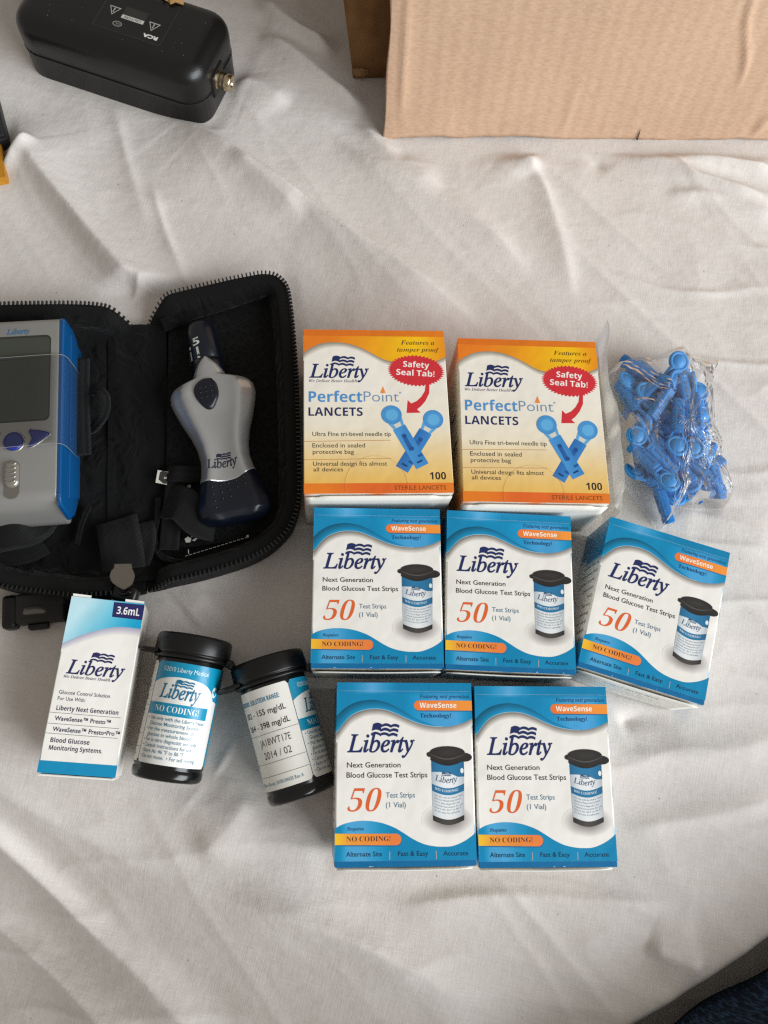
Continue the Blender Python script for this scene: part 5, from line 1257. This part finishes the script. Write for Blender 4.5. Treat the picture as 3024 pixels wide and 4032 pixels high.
put((1150, 1050), (1300, 1560), 6, 5, 0, G); put((450, 350), (590, 820), 6, 7, 0, G); put((930, 520), (1180, 900), 6, 6, 30, G); put((1010, 1640), (1330, 1350), 5, 6, 0, G)
put((480, 1180), (700, 1600), 5, 5, 50, G); put((730, 900), (980, 1350), 9, 7, 0, G); put((340, 880), (560, 1320), 5, 6, 20, G); put((620, 700), (1000, 900), 10, 9, 30, G)
for h_, t_, z_, zt_, r_ in (((1000, 420), (700, 780), 10, 9, 20), ((560, 560), (880, 900), 12, 11, 10), ((1150, 1330), (820, 1000), 9, 9, 70), ((600, 1250), (930, 1560), 9, 8, 0), ((1050, 1560), (1260, 1180), 9, 8, 40), ((360, 440), (640, 760), 10, 9, 30), ((1180, 820), (1000, 1280), 10, 9, 15), ((880, 1700), (1260, 1650), 6, 6, 10), ((520, 900), (760, 1290), 11, 10, 60), ((1130, 560), (900, 960), 9, 10, 0), ((950, 1280), (1330, 1640), 7, 6, 5)):
    put(h_, t_, z_, zt_, r_, G)
# film
FILM = clear('bag_film', 0.08, (0.965, 0.97, 0.975), 0.075, 1.19)
outl = [(105, 350), (200, 240), (340, 205), (560, 195), (800, 130), (1000, 100), (1250, 115), (1440, 140), (1330, 230), (1235, 330), (1245, 600), (1255, 900), (1330, 1080), (1360, 1200), (1330, 1290), (1400, 1450), (1480, 1640), (1490, 1780), (1280, 1770), (1080, 1765), (900, 1690), (880, 1850), (830, 1960), (770, 2015), (700, 1900), (560, 1720), (400, 1500), (330, 1240), (290, 1000), (230, 760), (130, 560)]
ow = np.array([at(*c6(x, y), 8.0)[:2] for x, y in outl])
def inside(px_, py_, P):
    c = np.zeros(px_.shape, bool); n = len(P)
    for i in range(n):
        x1, y1 = P[i]; x2, y2 = P[(i + 1) % n]; cond = ((y1 > py_) != (y2 > py_)) & (px_ < (x2 - x1) * (py_ - y1) / (y2 - y1 + 1e-12) + x1); c ^= cond
    return c
cen = ow.mean(0); N = 104
ring = spline(np.vstack([ow, ow[:1]]), N + 1)[:-1]
def film_h(p):
    h = 1.0
    for a, b in caps:
        ab = (b - a)[:2]; t = np.clip(((p - a[:2]) @ ab) / (ab @ ab), -0.15, 1.0); d = np.hypot(*(p - a[:2] - t * ab)); zc = a[2] + (b[2] - a[2]) * min(max(t, 0), 1)
        h = max(h, (zc + 5.6) * math.exp(-(max(0, d - 2.5) / 6.5) ** 2))
    return h
V = []; F = []; LV = 20
cre = [[(440, 705), (560, 690), (650, 655), (780, 545), (900, 430), (1020, 345), (1180, 265), (1440, 150)], [(440, 705), (560, 715), (655, 760)], [(1000, 1020), (1120, 1005), (1230, 1090), (1310, 1165)], [(760, 1900), (790, 1850), (830, 1790)], [(540, 1600), (700, 1730), (760, 1800)], [(860, 1090), (930, 1000), (1000, 980)], [(1130, 300), (1130, 620)], [(300, 300), (540, 520)]]
crw = [np.array([at(*c6(x, y), 14)[:2] for x, y in c_]) for c_ in cre]
pts = []
for j in range(LV + 1):
    k = 1 - j / LV * 0.985
    for i in range(N): pts.append(cen + (ring[i] - cen) * k)
pts = np.array(pts); hh = np.array([film_h(p) for p in pts]).reshape(LV + 1, N)
for _ in range(3):
    hh[1:-1] = (hh[:-2] + 2 * hh[1:-1] + hh[2:]) / 4; hh = (np.roll(hh, 1, 1) + 2 * hh + np.roll(hh, -1, 1)) / 4
prf = np.clip(np.arange(LV + 1) / 1.4, 0, 1)[:, None]; hh = 0.6 + (hh + 0.9) * prf
hh = hh.ravel()
for c_ in crw:
    d, s_, t = seg_dist(pts[:, 0], pts[:, 1], c_); hh += 0.95 * np.clip(1 - d / 1.7, 0, 1) * np.repeat(prf[:, 0], N)
hh += (0.2 * np.random.RandomState(8).randn(len(pts)) + 0.5 * noise2(pts[:, 0] / 7, pts[:, 1] / 5, 43, 2)) * np.repeat(prf[:, 0], N)
hh = np.maximum(hh, 0.3)
bagc = np.array([cen[0], cen[1], 0])
V = [(p[0] - cen[0], p[1] - cen[1], h) for p, h in zip(pts, hh)]
for j in range(LV):
    for i in range(N): i2 = (i + 1) % N; F.append((j * N + i, j * N + i2, (j + 1) * N + i2, (j + 1) * N + i))
F.append(tuple(LV * N + i for i in range(N)))
bag = thing('plastic_bag', 'clear plastic bag wrapped round a pile of blue lancets', 'bag', (cen[0], cen[1], 0))
mesh('film', V, [t_ for f_ in F for t_ in ((f_[:3], (f_[0],) + f_[2:]) if len(f_) == 4 else (f_,))], FILM, bag, False)
V = [(p[0] - cen[0], p[1] - cen[1], 0.15) for p in ring]; mesh('under_film', V, [tuple(range(N))], FILM, bag)
foot.append((cen[0] - 2, cen[1], 18, 28, 0.1))
# second, empty bag standing crumpled along the right orange box
edge = [(2337, 1330, 2376, 1255), (2345, 1400, 2384, 1340), (2353, 1480, 2386, 1470), (2362, 1560, 2402, 1570), (2372, 1640, 2428, 1650), (2382, 1720, 2440, 1706), (2392, 1800, 2434, 1810), (2402, 1900, 2448, 1905), (2410, 1965, 2446, 1955), (2408, 1990, 2420, 2012)]
A_ = spline([at(u, v, 35) for u, v, _, _ in edge], 70); B_ = spline([at(u, v, 33) for _, _, u, v in edge], 70)
V = []; F = []; rows = 12
for i in range(70):
    d_ = B_[i] - A_[i]
    for r in range(rows + 1):
        t = r / rows; p = A_[i] + np.array([1.2, -0.3, 0]) + d_ * min(1, t * 2.2) * (1 if t < 0.455 else 1)
        z = 35.5 - 1.5 * t if t < 0.455 else 35 - (t - 0.455) / 0.545 * 34.0
        w = 1.0 * math.sin(i * 0.27 + r * 0.25) + 0.35 * math.sin(i * 0.61 - r * 0.2); p = p + np.array([0.75, 0.2, 0]) * w * min(1, t * 3) + np.array([(t > 0.455) * (t - 0.455) * 3, 0, 0]); V.append((p[0], p[1], z + 0.3 * math.sin(i * 0.3 + r)))
for i in range(69):
    for r in range(rows): a = i * (rows + 1) + r; F.append((a, a + rows + 1, a + rows + 2, a + 1))
FILM2 = clear('loose_film', 0.2, (0.95, 0.95, 0.95), 0.16, 1.25)
o2 = mesh('empty_bag', V, F, FILM2, None, True); tag(o2, 'empty clear plastic bag crumpled along the right side of an orange box', 'bag')

# ------------------------------------------------------------------ knee in dark jeans at the lower right
def denim():
    m = bpy.data.materials.new('denim'); m.use_nodes = True; nt = m.node_tree; b = nt.nodes['Principled BSDF']; b.inputs['Roughness'].default_value = 0.9; b.inputs['Specular IOR Level'].default_value = 0.15
    tc = nt.nodes.new('ShaderNodeTexCoord'); mp = nt.nodes.new('ShaderNodeMapping'); mp.inputs['Rotation'].default_value = (0, 0, math.radians(-35)); mp.inputs['Scale'].default_value = (300, 1500, 300)
    n = nt.nodes.new('ShaderNodeTexNoise'); n.inputs['Scale'].default_value = 1; n.inputs['Detail'].default_value = 4
    r = nt.nodes.new('ShaderNodeValToRGB'); r.color_ramp.elements[0].position = 0.45; r.color_ramp.elements[1].position = 0.72; r.color_ramp.elements[0].color = L4('101824'); r.color_ramp.elements[1].color = L4('31465e')
    bp = nt.nodes.new('ShaderNodeBump'); bp.inputs['Strength'].default_value = 0.7; bp.inputs['Distance'].default_value = 0.0008
    L = nt.links.new; L(tc.outputs['Object'], mp.inputs[0]); L(mp.outputs[0], n.inputs['Vector']); L(n.outputs['Fac'], r.inputs[0]); L(r.outputs[0], b.inputs['Base Color']); L(n.outputs['Fac'], bp.inputs['Height']); L(bp.outputs[0], b.inputs['Normal']); return m
ja, jb = at(3024, 3700)[:2], at(2560, 4045)[:2]; jd = (jb - ja) / np.linalg.norm(jb - ja); jn = np.array([jd[1], -jd[0]])
if jn @ np.array([1, -1]) < 0: jn = -jn
V = []; F = []; n1, n2 = 70, 40; R_ = 62.0
for i in range(n1 + 1):
    t = -160 + 330 * i / n1
    for k in range(n2 + 1):
        a = 2 * math.pi * k / n2; rr = R_ * (1 + 0.05 * math.sin(t / 40)) + 1.2 * math.sin(t / 9 + 3 * a)
        p = ja + jd * t + jn * (R_ * 1.11 + rr * math.cos(a)); V.append((p[0], p[1], -14 + 22 + rr * 0.75 * math.sin(a)))
for i in range(n1):
    for k in range(n2): a = i * (n2 + 1) + k; F.append((a, a + 1, a + n2 + 2, a + n2 + 1))
jo = mesh('jeans_leg', V, F, denim(), None, True); tag(jo, 'leg in dark blue denim jeans at the lower right corner', 'jeans')

# ------------------------------------------------------------------ the sheet itself
def linen():
    m = bpy.data.materials.new('sheet_cotton'); m.use_nodes = True; nt = m.node_tree; b = nt.nodes['Principled BSDF']; b.inputs['Roughness'].default_value = 0.92; b.inputs['Specular IOR Level'].default_value = 0.15
    b.inputs['Sheen Weight'].default_value = 0.08
    L = nt.links.new; tc = nt.nodes.new('ShaderNodeTexCoord')
    def nz(scale, rot, det=5):
        mp = nt.nodes.new('ShaderNodeMapping'); mp.inputs['Scale'].default_value = scale; mp.inputs['Rotation'].default_value = (0, 0, math.radians(rot)); n = nt.nodes.new('ShaderNodeTexNoise'); n.inputs['Scale'].default_value = 1; n.inputs['Detail'].default_value = det; L(tc.outputs['Object'], mp.inputs[0]); L(mp.outputs[0], n.inputs['Vector']); return n.outputs['Fac']
    weft = nz((110, 1900, 100), -8); warp = nz((1900, 150, 100), -8); blot = nz((9, 9, 9), 20, 3); crump = nz((160, 240, 200), 10, 4)
    add = nt.nodes.new('ShaderNodeMath'); add.operation = 'ADD'; L(weft, add.inputs[0]); L(warp, add.inputs[1])
    r = nt.nodes.new('ShaderNodeValToRGB'); r.color_ramp.elements[0].position = 0.35; r.color_ramp.elements[1].position = 0.65; r.color_ramp.elements[0].color = L4('d1cac3'); r.color_ramp.elements[1].color = L4('dbd5cf')
    hf = nt.nodes.new('ShaderNodeMath'); hf.operation = 'MULTIPLY'; hf.inputs[1].default_value = 0.5; L(add.outputs[0], hf.inputs[0]); L(hf.outputs[0], r.inputs[0])
    # lint and specks
    vo = nt.nodes.new('ShaderNodeTexVoronoi'); vo.inputs['Scale'].default_value = 85; L(tc.outputs['Object'], vo.inputs['Vector'])
    vr = nt.nodes.new('ShaderNodeValToRGB'); vr.color_ramp.elements[0].position = 0.028; vr.color_ramp.elements[1].position = 0.05; vr.color_ramp.elements[0].color = (0.42, 0.38, 0.34, 1); vr.color_ramp.elements[1].color = (1, 1, 1, 1); L(vo.outputs['Distance'], vr.inputs[0])
    mu = nt.nodes.new('ShaderNodeMixRGB'); mu.blend_type = 'MULTIPLY'; mu.inputs[0].default_value = 0.55; L(r.outputs[0], mu.inputs[1]); L(vr.outputs[0], mu.inputs[2]); L(mu.outputs[0], b.inputs['Base Color'])
    b1 = nt.nodes.new('ShaderNodeBump'); b1.inputs['Strength'].default_value = 0.25; b1.inputs['Distance'].default_value = 0.0004; L(add.outputs[0], b1.inputs['Height'])
    b2 = nt.nodes.new('ShaderNodeBump'); b2.inputs['Strength'].default_value = 0.22; b2.inputs['Distance'].default_value = 0.0018; L(crump, b2.inputs['Height']); L(b1.outputs[0], b2.inputs['Normal']); L(b2.outputs[0], b.inputs['Normal'])
    return m
xs = np.concatenate([np.linspace(-460, -275, 40)[:-1], np.linspace(-275, 205, 520), np.linspace(205, 420, 46)[1:]]); ys_ = np.concatenate([np.linspace(-290, -130, 36)[:-1], np.linspace(-130, 470, 640), np.linspace(470, 660, 40)[1:]]); nx, ny = len(xs), len(ys_); X, Y = np.meshgrid(xs, ys_); Z = sheet_height(X, Y)
me = bpy.data.meshes.new('bed_sheet'); me.vertices.add(nx * ny); me.vertices.foreach_set('co', (np.stack([X, Y, Z], -1).reshape(-1) * MM).astype(np.float32))
idx = np.arange(nx * ny).reshape(ny, nx); quads = np.stack([idx[:-1, :-1], idx[:-1, 1:], idx[1:, 1:], idx[1:, :-1]], -1).reshape(-1, 4)
me.loops.add(quads.size); me.loops.foreach_set('vertex_index', quads.ravel().astype(np.int32)); me.polygons.add(len(quads)); me.polygons.foreach_set('loop_start', np.arange(0, quads.size, 4, dtype=np.int32)); me.polygons.foreach_set('use_smooth', np.ones(len(quads), bool))
me.update(calc_edges=True); me.materials.append(linen())
so = bpy.data.objects.new('bed_sheet', me); COL.objects.link(so); so['kind'] = 'structure'; so['label'] = 'wrinkled off-white cotton bed sheet'
